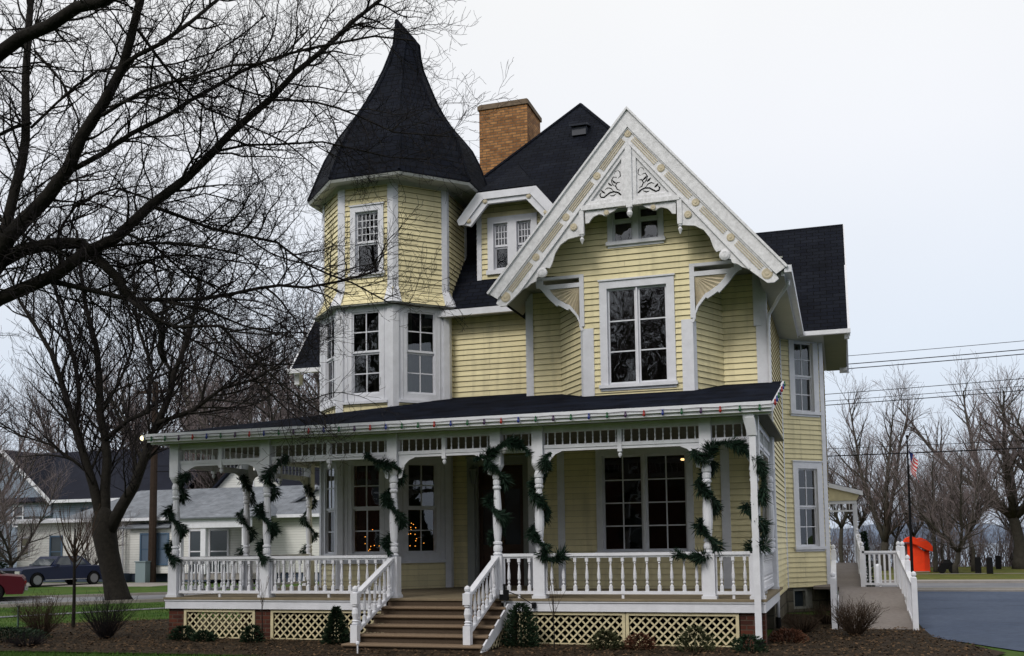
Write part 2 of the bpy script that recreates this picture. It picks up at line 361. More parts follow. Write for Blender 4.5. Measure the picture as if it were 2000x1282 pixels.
# cut-away bay and the gable face above it
B0,B1,B2,B3=(-5.42,WY),(-4.70,GY),(-2.58,GY),(-2.11,WY)
FB0,FB1,FB2=Fr(B0,B1),Fr(B1,B2),Fr(B2,B3)
GW=(-4.22,-3.05,4.76,6.66); AW=(-4.08,-3.17,7.58,8.24)
m=MB(); siding(m,FB0,(0,FB0.L),4.4,7.0); siding(m,FB2,(0,FB2.L),4.4,7.0)
FG=Fr((-7,GY),(0,GY)); g=lambda x:x+7
def gspan(z):
    if z<6.985: return (g(B1[0]),g(B2[0]))
    h=(9.83-z)/1.18; return (g(cx-h),g(cx+h))
siding(m,FG,gspan,4.4,9.75,[(g(GW[0]),g(GW[1]),GW[2],GW[3]),(g(AW[0]),g(AW[1]),AW[2],AW[3])])
m.build('clapboard_wall',yellow,H,fix=False)
# right wing: cut-away side bay
C0,C1,C2,C3=(-1.28,25.1),(-.33,26.05),(-.33,29.3),(-1.28,30.25)
FC0,FC1,FC2=Fr(C0,C1),Fr(C1,C2),Fr(C2,C3)
SU=(.43,1.03,4.80,6.50); SL=(.43,1.03,1.55,3.42)
m=MB(); siding(m,FC0,(0,FC0.L),.58,6.6,[SU,SL]); siding(m,FC1,(0,FC1.L),.58,6.6); siding(m,FC2,(0,FC2.L),.58,6.6)
FCG=Fr((-.33,24.9),(-.33,30.4)); siding(m,FCG,lambda z:(max(0,(z-6.6)/1.2),5.5-max(0,(z-6.6)/1.2)),6.62,9.7)
m.build('clapboard_wall',yellow,H,fix=False)
# left wing and left/back walls (behind the tower)
FWL=Fr((-12.6,30.3),(-12.6,25.6)); m=MB(); siding(m,FWL,(0,FWL.L),.58,6.6); siding(m,Fr((-12.6,25.6),(-11.1,25.6)),(0,1.5),.58,6.6)
siding(m,Fr((-11.1,25.6),(-11.1,RY)),(0,4.5),.58,7.9); siding(m,Fr((-12.6,30.3),(-12.6,24.9)),lambda z:(max(0,(z-6.6)/1.2),5.4-max(0,(z-6.6)/1.2)),6.6,9.6)
siding(m,Fr((-11.1,RY),(-10.6,RY)),(0,.5),.6,7.9)
siding(m,Fr((-1.28,30.2),(-11.1,30.2)),(0,9.8),.58,6.9,pitch=.3)
m.build('clapboard_wall',yellow,H,fix=False)
# ---- tower
TC=Vector((-9.7,21.5,0))
def octo(r,c=TC): return [(c.x+r*math.cos(R(a)),c.y+r*math.sin(R(a))) for a in (157.5,-157.5,-112.5,-67.5,-22.5,22.5,67.5,112.5)]
O=octo(1.70); OU=octo(1.645)
TF=[Fr(O[i],O[(i+1)%8]) for i in range(8)]; TU=[Fr(OU[i],OU[(i+1)%8]) for i in range(8)]   # 0=G 1=H 2=A 3=B 4=C
L_=TF[0].L
tw=MB(); twh=MB(); tu=MB()
for i in (0,1,2,3,4):
    F=TF[i]
    wn=i in (1,2,3); u0,u1=L_/2-.335,L_/2+.335
    hs=[(u0,u1,1.53,3.46),(u0,u1,4.97,6.79)] if wn else []
    if i in (0,4): siding(tw,F,(0,F.L),.62,6.9)
    else:
        siding(tw,F,(0,F.L),.62,1.36); siding(tw,F,(0,F.L),4.4,4.80)
        for za,zb,h in ((1.36,3.8,hs[0]),(4.80,6.92,hs[1])):
            twh.fb(F,0,h[0],za,zb,-.05,0); twh.fb(F,h[1],F.L,za,zb,-.05,0); twh.fb(F,h[0],h[1],za,h[2],-.05,0); twh.fb(F,h[0],h[1],h[3],zb,-.05,0)
            for uu in (.13,.215,F.L-.215,F.L-.13): twh.fb(F,uu-.008,uu+.008,za+.05,zb-.05,0,.012)
            twh.fb(F,.12,F.L-.12,za-.04,za+.02,0,.07)
for i in range(5):
    F=TU[i]; k=(1.645*2*math.sin(R(22.5)))
    fl=lambda z:max(0,(7.36-z)/.42)**1.6*.19
    # flared skirt rows then straight wall
    z=6.93
    while z<7.36:
        zb=min(z+.108,7.36); a,b=fl(z)+.02,fl(zb)+.004
        e0,e1=a*math.tan(R(22.5)),b*math.tan(R(22.5))
        tu.poly([F.P(-e0,z,a),F.P(k+e0,z,a),F.P(k+e1,zb,b),F.P(-e1,zb,b)]); tu.poly([F.P(-e0,z,a-.02),F.P(k+e0,z,a-.02),F.P(k+e0,z,a),F.P(-e0,z,a)]); z=zb
    siding(tu,F,(0,k),7.36,9.72,[(.375,.925,7.66,9.03)] if i==2 else [])
tw.build('clapboard_wall',yellow,H,fix=False); tu.build('tower_wall',yellow,H,fix=False); build_split(twh,'tower_panel',white,H)
m=MB()  # dark shelf under the flare
for a,b in zip(range(0,6),range(1,7)):
    p,q=octo(1.86),octo(1.5); m.slab([(p[a][0],p[a][1],6.94),(p[b][0],p[b][1],6.94),(q[b][0],q[b][1],6.94),(q[a][0],q[a][1],6.94)],.04)
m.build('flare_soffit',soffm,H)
m=MB() # corner boards
def cboard(m,F,u0,u1,z0,z1,d=.032): m.fb(F,u0,u1,z0,z1,-.02,d)
for i in range(1,6):   # vertex i between face i-1 and i
    for Fa,Fb,zs,wd in ((TF[i-1],TF[i],((.78,1.36),(1.36,3.8),(4.4,6.94)),.12),(TU[i-1],TU[i],((7.3,9.7),),.115)):
        e=.032*math.tan(R(22.5))
        for za,zb in zs:
            m.prism(Fa,[(Fa.L-wd,za),(Fa.L+e,za),(Fa.L+e,zb),(Fa.L-wd,zb)],0,.032); m.prism(Fb,[(-e,za),(wd,za),(wd,zb),(-e,zb)],0,.0315)
    F=TU[i-1]; G=TU[i]
    for Fa,ua,ub in ((F,F.L-.115,F.L),(G,0,.115)):
        sgn=1 if ua>.2 else -1; ee=.21*math.tan(R(22.5))
        a=[Fa.P(ua,7.3,.045),Fa.P(ub,7.3,.045),Fa.P(ub+(sgn*ee if sgn>0 else 0),6.93,.235),Fa.P(ua+(-ee if sgn<0 else 0)+(ee*.0),6.93,.235)]
        if sgn<0: a=[Fa.P(ua,7.3,.045),Fa.P(ub,7.3,.045),Fa.P(ub,6.93,.235),Fa.P(ua-ee,6.93,.235)]
        m.slab(a,.03)
build_split(m,'corner_board',white,H)
LW=[(.0,.0)]
for i in (1,2,3):
    F=TF[i]; u0,u1=L_/2-.335,L_/2+.335
    for z0,z1,cu in ((1.53,3.46,None),(4.97,6.79,(drapem,[(u0,u0+.2),(u1-.24,u1)]))):
        window(H,F,u0,u1,z0,z1,[(u0,u1,[(z0,(z0+z1)/2,2,2),((z0+z1)/2,z1,2,2)])],cas=.0,curtain=cu,back=z0>3)
m=MB(); m.lathe(-9.7,21.6,[(.8,.95),(3.7,.95)],12); m.lathe(-9.7,21.5,[(3.62,1.6),(3.66,1.6)],8); m.build('dark_backing',interior,H)  # added dark drum and lid that keep the lower tower windows dark
F=TU[2]; window(H,F,.375,.925,7.66,9.03,[(.375,.925,[(7.66,8.33,1,1),(8.33,9.03,5,4)])],cas=.125)
# ---- gable windows, parlour window, dormer pair, side-bay windows
a,b=g(GW[0]),g(GW[1]); c=(a+b)/2
window(H,FG,a,b,GW[2],GW[3],[(a,c-.015,[(GW[2],GW[3],1,3)]),(c+.015,b,[(GW[2],GW[3],1,3)])],cas=.15)
a,b=g(AW[0]),g(AW[1]); c=(a+b)/2
window(H,FG,a,b,AW[2],AW[3],[(a,c-.06,[(AW[2],AW[2]+.42,1,1),(AW[2]+.42,AW[3],1,1)]),(c+.06,b,[(AW[2],AW[2]+.42,1,1),(AW[2]+.42,AW[3],1,1)])],cas=.10,sill=True)
a,b=PW[0]+6.15,PW[1]+6.15; c=(a+b)/2; zm=(PW[2]+PW[3])/2
window(H,FW,a,b,PW[2],PW[3],[(a,c-.03,[(PW[2],PW[3],2,4)]),(c+.03,b,[(PW[2],PW[3],2,4)])],cas=.13)
for (u0,u1,z0,z1),cu in ((SU,(curtainm,[(.43,.70),(.78,1.03)])),(SL,(drapem,[(.43,.6),(.85,1.03)]))):
    window(H,FC0,u0,u1,z0,z1,[(u0,u1,[(z0,(z0+z1)/2,2,2),((z0+z1)/2,z1,2,2)])],cas=.16,curtain=cu)
# dormer
DY=21.5; FD=Fr((-7.66,DY),(-6.04,DY)); dsp=lambda z:(0,1.62) if z<9.3 else (max(0,(z-9.3)/1.25),1.62-max(0,(z-9.3)/1.25))
m=MB(); siding(m,FD,dsp,7.55,9.75,[(.40,.74,7.88,8.93),(.95,1.29,7.88,8.93)]); 
for x,s in ((-7.66,-1),(-6.04,1)):
    Fx=Fr((x,24),(x,DY)) if s<0 else Fr((x,DY),(x,24)); ya=(lambda z:DY+max(0,(z-7.7)/1.2))
    siding(m,Fx,(lambda z:(24-ya(z),2.5)) if s<0 else (lambda z:(0,ya(z)-DY)),7.7,9.4)
m.build('dormer_wall',yellow,H,fix=False)
for ua,ub in ((.40,.74),(.95,1.29)):
    window(H,FD,ua,ub,7.88,8.93,[(ua,ub,[(7.88,8.40,1,1),(8.40,8.93,4,3)])],cas=.0,back=True,sill=False)
m=MB(); m.fb(FD,.26,.40,7.80,9.07,0,.045); m.fb(FD,.74,.95,7.80,9.07,0,.045); m.fb(FD,1.29,1.43,7.80,9.07,0,.045); m.fb(FD,.26,1.43,8.93,9.08,0,.044); m.fb(FD,.23,1.46,7.76,7.86,-.02,.08); m.fb(FD,0,.11,7.6,9.3,0,.035); m.fb(FD,1.51,1.62,7.6,9.3,0,.035)
build_split(m,'window_casing',white,H)
# ---- roofs
P=(-6.4,26.5,13.7); RP=lambda y:6.86+1.2*(y-20.8)
m=MB(); T=.07
m.slab([(-11.0,20.8,6.86),(-3.28,20.8,6.86),(-3.28,23.38,9.956),P,(-11.0,21.9,8.18)],T)
m.slab([P,(-11.2,21.7,7.94),(-11.2,31.3,7.94)],T)
m.slab([P,(-3.28,23.38,9.956),(-3.28,29.62,9.956)],T)
m.slab([P,(-11.2,31.3,7.94),(-11.2,32.2,6.86),(-1.0,32.2,6.86),(-3.28,29.62,9.956)],T)
# hip caps
for A,Bp in ((P,(-11.0,21.9,8.18)),(P,(-3.28,23.38,9.956))):
    m.tube([(Vector(A)+Vector((0,0,.0)),.05),(Vector(Bp),.05)],6)
m.build('main_roof',shingle,H)
m=MB(); EZ=9.95-1.18*2.8
m.slab([(cx,18.8,9.95),(cx-2.83,18.8,9.95-1.18*2.83),(cx-2.83,22.6,9.95-1.18*2.83),(cx,24.3,9.95)],T)
m.slab([(cx,18.8,9.95),(cx+2.83,18.8,9.95-1.18*2.83),(cx+2.83,24.9,9.95-1.18*2.83),(cx,27.65,9.95)],T)
m.build('gable_roof',shingle,H)
m=MB()
m.slab([(cx,27.65,9.95),(cx+2.83,24.88,6.61),(.32,24.88,6.61),(.32,27.65,9.95)],T); m.slab([(cx,27.65,9.95),(.32,27.65,9.95),(.32,30.42,6.61),(-2,30.42,6.61)],T)
m.slab([(-11,27.65,9.95),(-11,24.88,6.61),(-14.4,24.88,6.61),(-14.4,27.65,9.95)],T); m.slab([(-11,27.65,9.95),(-14.4,27.65,9.95),(-14.4,30.42,6.61),(-11,30.42,6.61)],T)
build_split(m,'wing_roof',shingle,H)
m=MB() # dormer roof: clipped gable
dc=-6.8; z9=9.56; y2=21.02
A=(-7.95,y2,8.99);Bq=(-7.47,y2,9.56);Cq=(-6.13,y2,9.56);Dq=(-5.65,y2,8.99);PK=(dc,21.95,10.42)
def yb(z): return 20.8+(z-6.86)/1.2
m.slab([Bq,Cq,PK],.05); m.slab([A,Bq,PK,(dc,yb(10.42),10.42),(-7.95,yb(8.99),8.99)],.05); m.slab([Dq,Cq,PK,(dc,yb(10.42),10.42),(-5.65,yb(8.99),8.99)],.05)
m.build('dormer_roof',shingle,H)
m=MB() # dormer bargeboards
Fd=Fr((0,y2),(1,y2))
for q in ([(-7.97,8.95),(-7.49,9.53),(-7.34,9.38),(-7.80,8.84),(-7.93,8.84)],[(-5.63,8.95),(-6.11,9.53),(-6.26,9.38),(-5.80,8.84),(-5.67,8.84)],[(-7.49,9.53),(-6.11,9.53),(-6.26,9.37),(-7.34,9.37)]): m.prism(Fd,q,-.05,0)
for q in ([(-7.80,8.84),(-7.34,9.37),(-7.25,9.27),(-7.66,8.80)],[(-5.80,8.84),(-6.26,9.37),(-6.35,9.27),(-5.94,8.80)],[(-7.34,9.37),(-6.26,9.37),(-6.35,9.27),(-7.25,9.27)]): m.prism(Fd,q,-.12,-.04)
bo=m.build('bargeboard',white,H)
m=MB()
for x,z in ((-7.70,8.92),(-7.31,9.33),(-6.29,9.33),(-5.90,8.92)): m.lathe(0,0,[(0,.055),(.02,.055),(.03,.03),(.035,.03)],10,axis=((x,y2+.04,z),(0,-1,0)))
build_split(m,'rosette',tan,bo)
# tower roof: bell-cast spire
rings=[(9.66,2.16,.08,0),(9.70,2.16,.08,0),(9.95,2.06,.08,0),(10.3,1.93,.09,0),(10.65,1.79,.10,0),(10.95,1.63,.11,0),(11.2,1.46,.08,0),(11.5,1.22,.06,0),(11.8,1.01,.07,0),(12.1,.83,.09,0),(12.5,.635,.12,0),(12.9,.46,.14,0),(13.2,.37,.17,0),(13.5,.30,.22,0)]
m=MB(); pr=None
for z,r,ox,oy in rings:
    o=[(x,y,z) for x,y in octo(r,Vector((TC.x+.09+ox,TC.y+oy,0)))]
    if pr:
        for k in range(8): m.poly([pr[k],pr[(k+1)%8],o[(k+1)%8],o[k]])
    pr=o
ap=(-9.60,21.4,14.12)
for k in range(8): m.poly([pr[k],pr[(k+1)%8],ap])
for k in range(8):
    pts=[]
    for z,r,ox,oy in rings[1:]:
        x,y=octo(r,Vector((TC.x+.09+ox,TC.y+oy,0)))[k]; pts.append((Vector((x,y,z)),.035))
    m.tube(pts+[(Vector(ap),.03)],5)
m.build('tower_roof',shingle,H)
m=MB(); p,q=octo(2.16,TC+Vector((.17,0,0))),octo(1.60)
for k in range(8):
    l=(k+1)%8; m.poly([(*p[k],9.655),(*p[l],9.655),(*q[l],9.655),(*q[k],9.655)]); m.poly([(*p[k],9.655),(*p[l],9.655),(*octo(2.13,TC+Vector((.17,0,0)))[l],9.60),(*octo(2.13,TC+Vector((.17,0,0)))[k],9.60)])
    a1,b1=octo(2.13,TC+Vector((.17,0,0))),octo(1.98,TC+Vector((.15,0,0))); m.poly([(*a1[k],9.60),(*a1[l],9.60),(*b1[l],9.60),(*b1[k],9.60)]); m.poly([(*b1[k],9.60),(*b1[l],9.60),(*b1[l],9.655),(*b1[k],9.655)])
    a1,b1=octo(1.74),octo(1.64); m.poly([(*a1[k],9.65),(*a1[l],9.65),(*b1[l],9.55),(*b1[k],9.55)])
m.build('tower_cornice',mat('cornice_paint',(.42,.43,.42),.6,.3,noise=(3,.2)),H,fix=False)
# roof vent, chimney
m=MB(); m.box(-6.35,-5.98,25.3,25.75,12.35,12.62); m.slab([(-6.4,25.2,12.62),(-5.93,25.2,12.62),(-5.93,25.85,12.80),(-6.4,25.85,12.80)],.05); m.build('roof_vent',mat('dark_roof_metal',(.03,.035,.05),.5,.4),H)
m=MB(); m.box(-9.17,-7.78,26,27.3,9.5,13.72).build('chimney',brickm,H)
ch=MB(); ch.box(-9.21,-7.74,25.96,27.34,13.72,13.84); ch.box(-9.17,-7.78,26,27.3,13.84,13.88); ch.build('chimney_cap',mat('sooty_chimney_cap',(.16,.12,.085),.9,.2,noise=(6,.4)),H)
# ---- soffits, fascias, gutters
m=MB()
m.slab([(cx-2.75,GY,6.99),(cx+2.75,GY,6.99),(cx+2.3,WY+.1,6.99),(cx-2.75,WY+.1,6.99)],.03)     # under the gable, over the bay corners
m.slab([(cx,18.84,9.85),(cx-2.75,18.84,9.85-1.18*2.75),(cx-2.75,20.7,9.85-1.18*2.75),(cx,20.7,9.85)],.02)
m.slab([(cx,18.84,9.85),(cx+2.75,18.84,9.85-1.18*2.75),(cx+2.75,GY+.03,9.85-1.18*2.75),(cx,GY+.03,9.85)],.02)
m.slab([(-1.28,18.9,6.58),(cx+2.79,18.9,6.50),(cx+2.79,25,6.50),(-1.28,25,6.58)],.03)
m.slab([(-1.28,24.95,6.55),(.28,24.95,6.55),(.28,30.35,6.55),(-1.28,30.35,6.55)],.02)
m.slab([(-8.6,20.75,6.76),(-6.15,20.75,6.76),(-6.15,21.1,6.76),(-8.6,21.1,6.76)],.02)
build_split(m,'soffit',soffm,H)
m=MB() # lapped boards of the deep side eave soffits
for k in range(36):
    y=24.97+k*.15; m.slab([(-.25,y,6.545),(.28,y,6.545),(.28,y+.14,6.53),(-.25,y+.14,6.53)],.012)
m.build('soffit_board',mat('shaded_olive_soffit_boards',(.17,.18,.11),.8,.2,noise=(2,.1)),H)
m=MB()
m.box(-8.62,-6.2,20.66,20.76,6.70,6.84); m.box(-8.6,-6.2,20.76,20.8,6.72,6.82)
m.box(cx+2.80,cx+2.93,18.78,24.85,6.52,6.65); m.box(cx+2.74,cx+2.80,18.86,24.9,6.48,6.60)
m.box(cx+2.84,.36,24.76,24.87,6.50,6.60)
m.box(-14.44,-12,24.76,24.88,6.48,6.60)
build_split(m,'gutter',white,H)
m=MB() # wing rakes
for x in (.33,-14.41):
    for y0,y1,z0,z1 in ((24.86,27.65,6.58,9.92),(30.44,27.65,6.58,9.92)):
        m.hexa([(x-.03,y0,z0-.15),(x+.02,y0,z0-.15),(x+.02,y1,z1-.15),(x-.03,y1,z1-.15),(x-.03,y0,z0+.02),(x+.02,y0,z0+.02),(x+.02,y1,z1+.02),(x-.03,y1,z1+.02)])
m.box(.10,.30,29.9,30.4,6.44,6.53); m.box(.22,.33,24.9,25.05,6.40,6.5); m.box(-14.35,-14.2,25.0,25.2,6.2,6.5)
build_split(m,'rake_board',white,H)
# ---- main gable bargeboard and its carved trim
FA=Fr((cx,18.8),(cx+1,18.8))
def mir(pts): return [(-u,z) for u,z in pts][::-1]
m=MB()
for q in ([(0,9.98),(2.84,6.62),(2.66,6.50),(0,9.62)],[(0,10.01),(2.87,6.63),(2.84,6.60),(0,9.955)]):
    dd=(0,.04) if q[0][1]<10 else (-.06,.08)
    m.prism(FA,q,*dd); m.prism(FA,mir(q),dd[0],dd[1]+.001)
bb_=m.build('bargeboard',whiteold,H)
m=MB()
fl_=[(0,9.62),(2.66,6.50),(2.70,6.42),(2.62,6.36),(2.5,6.36),(2.2,6.62),(0,9.30)]
m.prism(FA,fl_,-.06,-.005); m.prism(FA,mir(fl_),-.06,-.0045)
# moulded edge lines
for o_ in (.0,.30):
    q=[(0,9.62-o_),(2.60,6.57-o_*.95),(2.58,6.545-o_*.95),(0,9.585-o_)]
    if o_: q=[(0,9.33),(2.2,6.66),(2.18,6.63),(0,9.295)]
    m.prism(FA,q,-.005,.018); m.prism(FA,mir(q),-.005,.019)
build_split(m,'carved_board',whiteold,bb_)
ros=[(0.0,9.50),(.62,8.74),(1.25,8.0),(1.87,7.27),(2.50,6.53)]
m=MB(); sl=Vector((2.5,-2.97)).normalized(); nr=Vector((-sl.y,sl.x))*-1
for i in range(4):
    a=Vector(ros[i]); b=Vector(ros[i+1]); d=(b-a); dn=d.normalized(); n2=Vector((dn.y,-dn.x))
    for j in (-1,0,1):
        p=a+dn*.15+n2*(j*.040); q=b-dn*.15+n2*(j*.040); h=n2*.0085
        qq=[tuple(p-h),tuple(q-h),tuple(q+h),tuple(p+h)]; m.prism(FA,qq,-.005,.012); m.prism(FA,mir(qq),-.005,.012)
build_split(m,'flute',tan,bb_)
m=MB()
for i,(u,z) in enumerate(ros+[(1.10,7.79),(.45,8.0)]):
    for s in ((1,) if i==0 else (1,-1)):
        r=.075 if i<4 else (.10 if i==4 else (.07 if i==5 else .05))
        m.lathe(0,0,[(0,r),(.015,r),(.022,r*.8),(.012,r*.72),(.012,r*.45),(.026,r*.3),(.028,.005)],14,axis=((cx+s*u,18.81,z),(0,-1,0)))
build_split(m,'rosette',tan,bb_)
m=MB()
m.prism(FA,[(-.06,8.05),(.06,8.05),(.06,9.2),(0,9.3),(-.06,9.2)],-.08,.03); m.lathe(cx,18.82,[(7.86,.01),(7.90,.045),(7.95,.06),(8.0,.04),(8.06,.05)],8)
tr=[(.06,9.24),(.93,8.18),(.06,8.18)]; tri=[(.14,9.02),(.76,8.26),(.14,8.26)]
for s in (1,-1):
    f=(lambda q:q) if s>0 else mir
    for k in range(3): m.prism(FA,f([tr[k],tr[(k+1)%3],tri[(k+1)%3],tri[k]]),-.075,-.01)
    m.prism(FA,f(tri),-.075,-.05)
    m.prism(FA,f([(.95,8.14),(.955,7.61),(1.22,7.57),(1.38,7.47),(1.49,7.31),(1.55,7.12),(1.60,7.03),(1.68,7.05),(1.72,6.9),(1.86,6.87),(1.88,6.80),(1.99,6.76),(2.06,6.70),(2.2,6.64)]),-.06,-.02)
    m.prism(FA,f([(.90,7.63),(.99,7.63),(.99,8.10),(.90,8.10)]),-.09,.01); m.lathe(cx+s*.945,18.84,[(7.44,.006),(7.50,.03),(7.54,.045),(7.58,.02),(7.60,.04),(7.64,.045)],8)
    m.prism(FA,f([(.88,8.08),(.87,7.84),(.80,7.85),(.77,7.90),(.71,7.96),(.60,7.995),(.54,7.98),(.50,7.95),(.44,7.95),(.40,7.99),(.30,8.03),(.24,8.08)]),-.07,-.03)
    m.lathe(0,0,[(0,.10),(.05,.10),(.07,.06),(.07,.01)],12,axis=((cx+s*1.75,18.85,6.955),(0,-1,0)))
m.prism(FA,[(-.95,8.09),(.95,8.09),(.95,8.18),(-.95,8.18)],-.085,.02)
build_split(m,'carved_gable_screen',whiteold,bb_)
m=MB() # scroll cutouts: black tubes painted in for the shade inside the openings
def scroll(pts,w=.012):
    for s in (1,-1): m.tube([(Vector((cx+s*u,18.852,z)),w*(1 if 0<i<len(pts)-1 else .5)) for i,(u,z) in enumerate(pts)],5)
scroll([(.17,8.32),(.22,8.38),(.30,8.41),(.38,8.40),(.44,8.36),(.50,8.32),(.56,8.33),(.58,8.38),(.55,8.42)],.016)
scroll([(.18,8.42),(.24,8.45),(.27,8.52),(.24,8.58),(.18,8.58)]); scroll([(.27,8.50),(.33,8.56),(.35,8.63),(.31,8.70),(.24,8.68)],.011); scroll([(.22,8.82),(.18,8.78),(.17,8.70),(.22,8.66)],.010)
scroll([(.30,8.41),(.36,8.48),(.42,8.50),(.48,8.47)],.011); scroll([(.26,8.36),(.32,8.33),(.38,8.34)],.014); scroll([(.22,8.82),(.27,8.80),(.29,8.75)],.008)
for u,z in ((.38,8.56),(.52,8.43),(.20,8.36),(.30,8.60)): scroll([(u-.04,z-.03),(u,z),(u+.03,z+.035)],.020)
build_split(m,'scroll_cutout_shade',blackm,bb_)
# ---- fan brackets under the gable corners
def fan(x0,s):
    F=Fr((x0,GY-.02),(x0+1,GY-.02)); f=(lambda q:q) if s>0 else mir
    m=MB(); o_=[(0.0,5.88),(.06,5.86),(.10,5.95),(.10,6.02),(.16,6.16),(.30,6.33),(.33,6.30),(.53,6.42),(.55,6.39),(.72,6.56),(.88,6.76),(.96,6.82)]
    i_=[(.09,6.0),(.09,6.06),(.10,6.10),(.11,6.16),(.20,6.29),(.29,6.40),(.36,6.43),(.48,6.51),(.52,6.53),(.64,6.65),(.72,6.78),(.80,6.86)]
    for k in range(len(o_)-1): m.prism(F,f([o_[k],o_[k+1],i_[k+1],i_[k]]),-.04,.02)
    for q in ([(0,5.95),(.09,5.95),(.09,7.0),(0,7.0)],[(.09,6.94),(.98,6.94),(.98,7.0),(.09,7.0)],[(.09,6.75),(.84,6.75),(.84,6.84),(.09,6.84)],[(.84,6.80),(.98,6.80),(.98,6.95),(.84,6.95)]): m.prism(F,f(q),-.039,.021)
    b=m.build('fan_bracket',white,H)
    m=MB(); n=11; ct=(.09,6.75); prev=None; edge=[(.72,6.76),(.66,6.68),(.58,6.60),(.50,6.53),(.42,6.48),(.34,6.43),(.27,6.38),(.21,6.31),(.17,6.25),(.13,6.19),(.105,6.12)]
    for k in range(len(edge)-1):
        a,c=edge[k],edge[k+1]; mid=((a[0]+c[0])/2,(a[1]+c[1])/2)
        P_=lambda q,d:F.P(s*q[0],q[1],d)
        m.poly([P_(ct,0),P_(a,-.028),P_(mid,.008)]); m.poly([P_(ct,0),P_(mid,.008),P_(c,-.028)])
    m.build('fan_panel',tan,b,fix=False)
fan(-4.68,-1); fan(-2.60,1)
# ---- vertical trim boards
m=MB()
cboard(m,FW,0,.13,.78,6.95); m.fb(FL,FL.L-.1,FL.L+.03,.78,6.8,-.02,.03)
cboard(m,FW,4.69,4.87,3.7,6.9,.034); m.fb(FS,-.03,.12,.56,6.6,0,.034)
cboard(m,FW,.60,.75,.78,3.7); cboard(m,FW,3.92,4.09,.78,3.7); cboard(m,FW,4.70,4.87,.78,3.7)
m.fb(FG,g(-4.72),g(-4.50),4.4,5.9,-.02,.034); m.fb(FG,g(-2.78),g(-2.56),4.4,5.93,-.02,.034); m.fb(FB0,FB0.L-.10,FB0.L+.01,4.4,5.9,0,.03); m.fb(FB2,-.01,.10,4.4,5.9,0,.03)
m.fb(FG,g(-1.50),g(-1.36),5.9,6.98,-1.0,-.9)
m.fb(FC0,FC0.L-.11,FC0.L+.015,.58,6.6,-.02,.034); m.fb(FC1,-.015,.1,.58,6.6,-.02,.0335); m.fb(FC0,-.01,.03,.58,6.6,0,.03)
m.fb(FR,.15,.2,.78,3.7,0,.02)
build_split(m,'corner_board',white,H)
# ---- front door
m=MB(); a,b=DR[0]+8.35,DR[1]+8.35
m.fb(FR,a-.16,a,.78,3.58,-.05,.045); m.fb(FR,b,b+.16,.78,3.58,-.05,.045); m.fb(FR,a,b,3.42,3.58,-.05,.044); m.fb(FR,a-.18,b+.18,3.58,3.62,-.05,.07)
m.fb(FR,a-.001,a+.05,.78,3.42,-.25,-.051); m.fb(FR,b-.05,b+.001,.78,3.42,-.25,-.051)
m.build('door_frame',mat('greyed_trim_paint',(.34,.36,.36),.6,.3,noise=(3,.1)),H)
m=MB(); m.fb(FR,a+.05,b-.05,.78,3.42,-.22,-.17)
for u0,u1 in ((a+.05,a+.14),(b-.14,b-.05),((a+b)/2-.07,(a+b)/2+.07)): m.fb(FR,u0,u1,.8,3.4,-.17,-.14)
for z in (.8,1.45,1.58,2.9,3.28): m.fb(FR,a+.14,b-.14,z,z+.11,-.17,-.1405)
do=m.build('door',darkwood,H); m=MB(); m.poly([FR.P(a+.14,1.69,-.165),FR.P(b-.14,1.69,-.165),FR.P(b-.14,2.9,-.165),FR.P(a+.14,2.9,-.165)]); m.build('door_glass',carglass,do,fix=False)
m=MB(); m.ball(FR.P((a+b)/2+.03,1.75,-.12),.03); m.build('door_handle',mat('dull_brass',(.3,.2,.07),.4,.5,metal=.8),do)
m=MB(); m.box(DR[0]-.1,DR[1]+.1,20.98,21.12,.78,.81).build('threshold',deckm,H)
# ---- foundation
m=MB(); m.fb(FS,0,FS.L,0,.56,-.3,-.02)
for F in (FC1,FC2): m.fb(F,0,F.L,0,.58,-.3,-.02)
F=FC0; m.fb(F,0,.2,0,.58,-.3,-.02); m.fb(F,.85,F.L,0,.58,-.3,-.02); m.fb(F,.2,.85,0,.08,-.3,-.02)
m.box(-11.1,-11.0,21.2,30.2,0,.6); m.box(-8.4,-1.3,20.5,20.7,0,.6); m.fb(Fr((-1.28,30.2),(-11.1,30.2)),0,9.8,0,.58,-.3,-.02)
build_split(m,'stone_foundation',stone,H)
m=MB(); m.fb(F,.2,.26,.08,.56,-.2,-.05); m.fb(F,.26,.62,.5,.56,-.2,-.05); m.fb(F,.26,.62,.08,.13,-.2,-.05); m.fb(F,.60,.66,.08,.56,-.2,-.05); m.fb(F,.66,.85,.08,.56,-.2,-.09)
bw=m.build('basement_window',mat('weathered_grey_wood',(.28,.28,.26),.8,.2,noise=(9,.3)),H); m=MB(); m.fb(F,.26,.6,.13,.5,-.2,-.14); m.build('pane',carglass,bw)
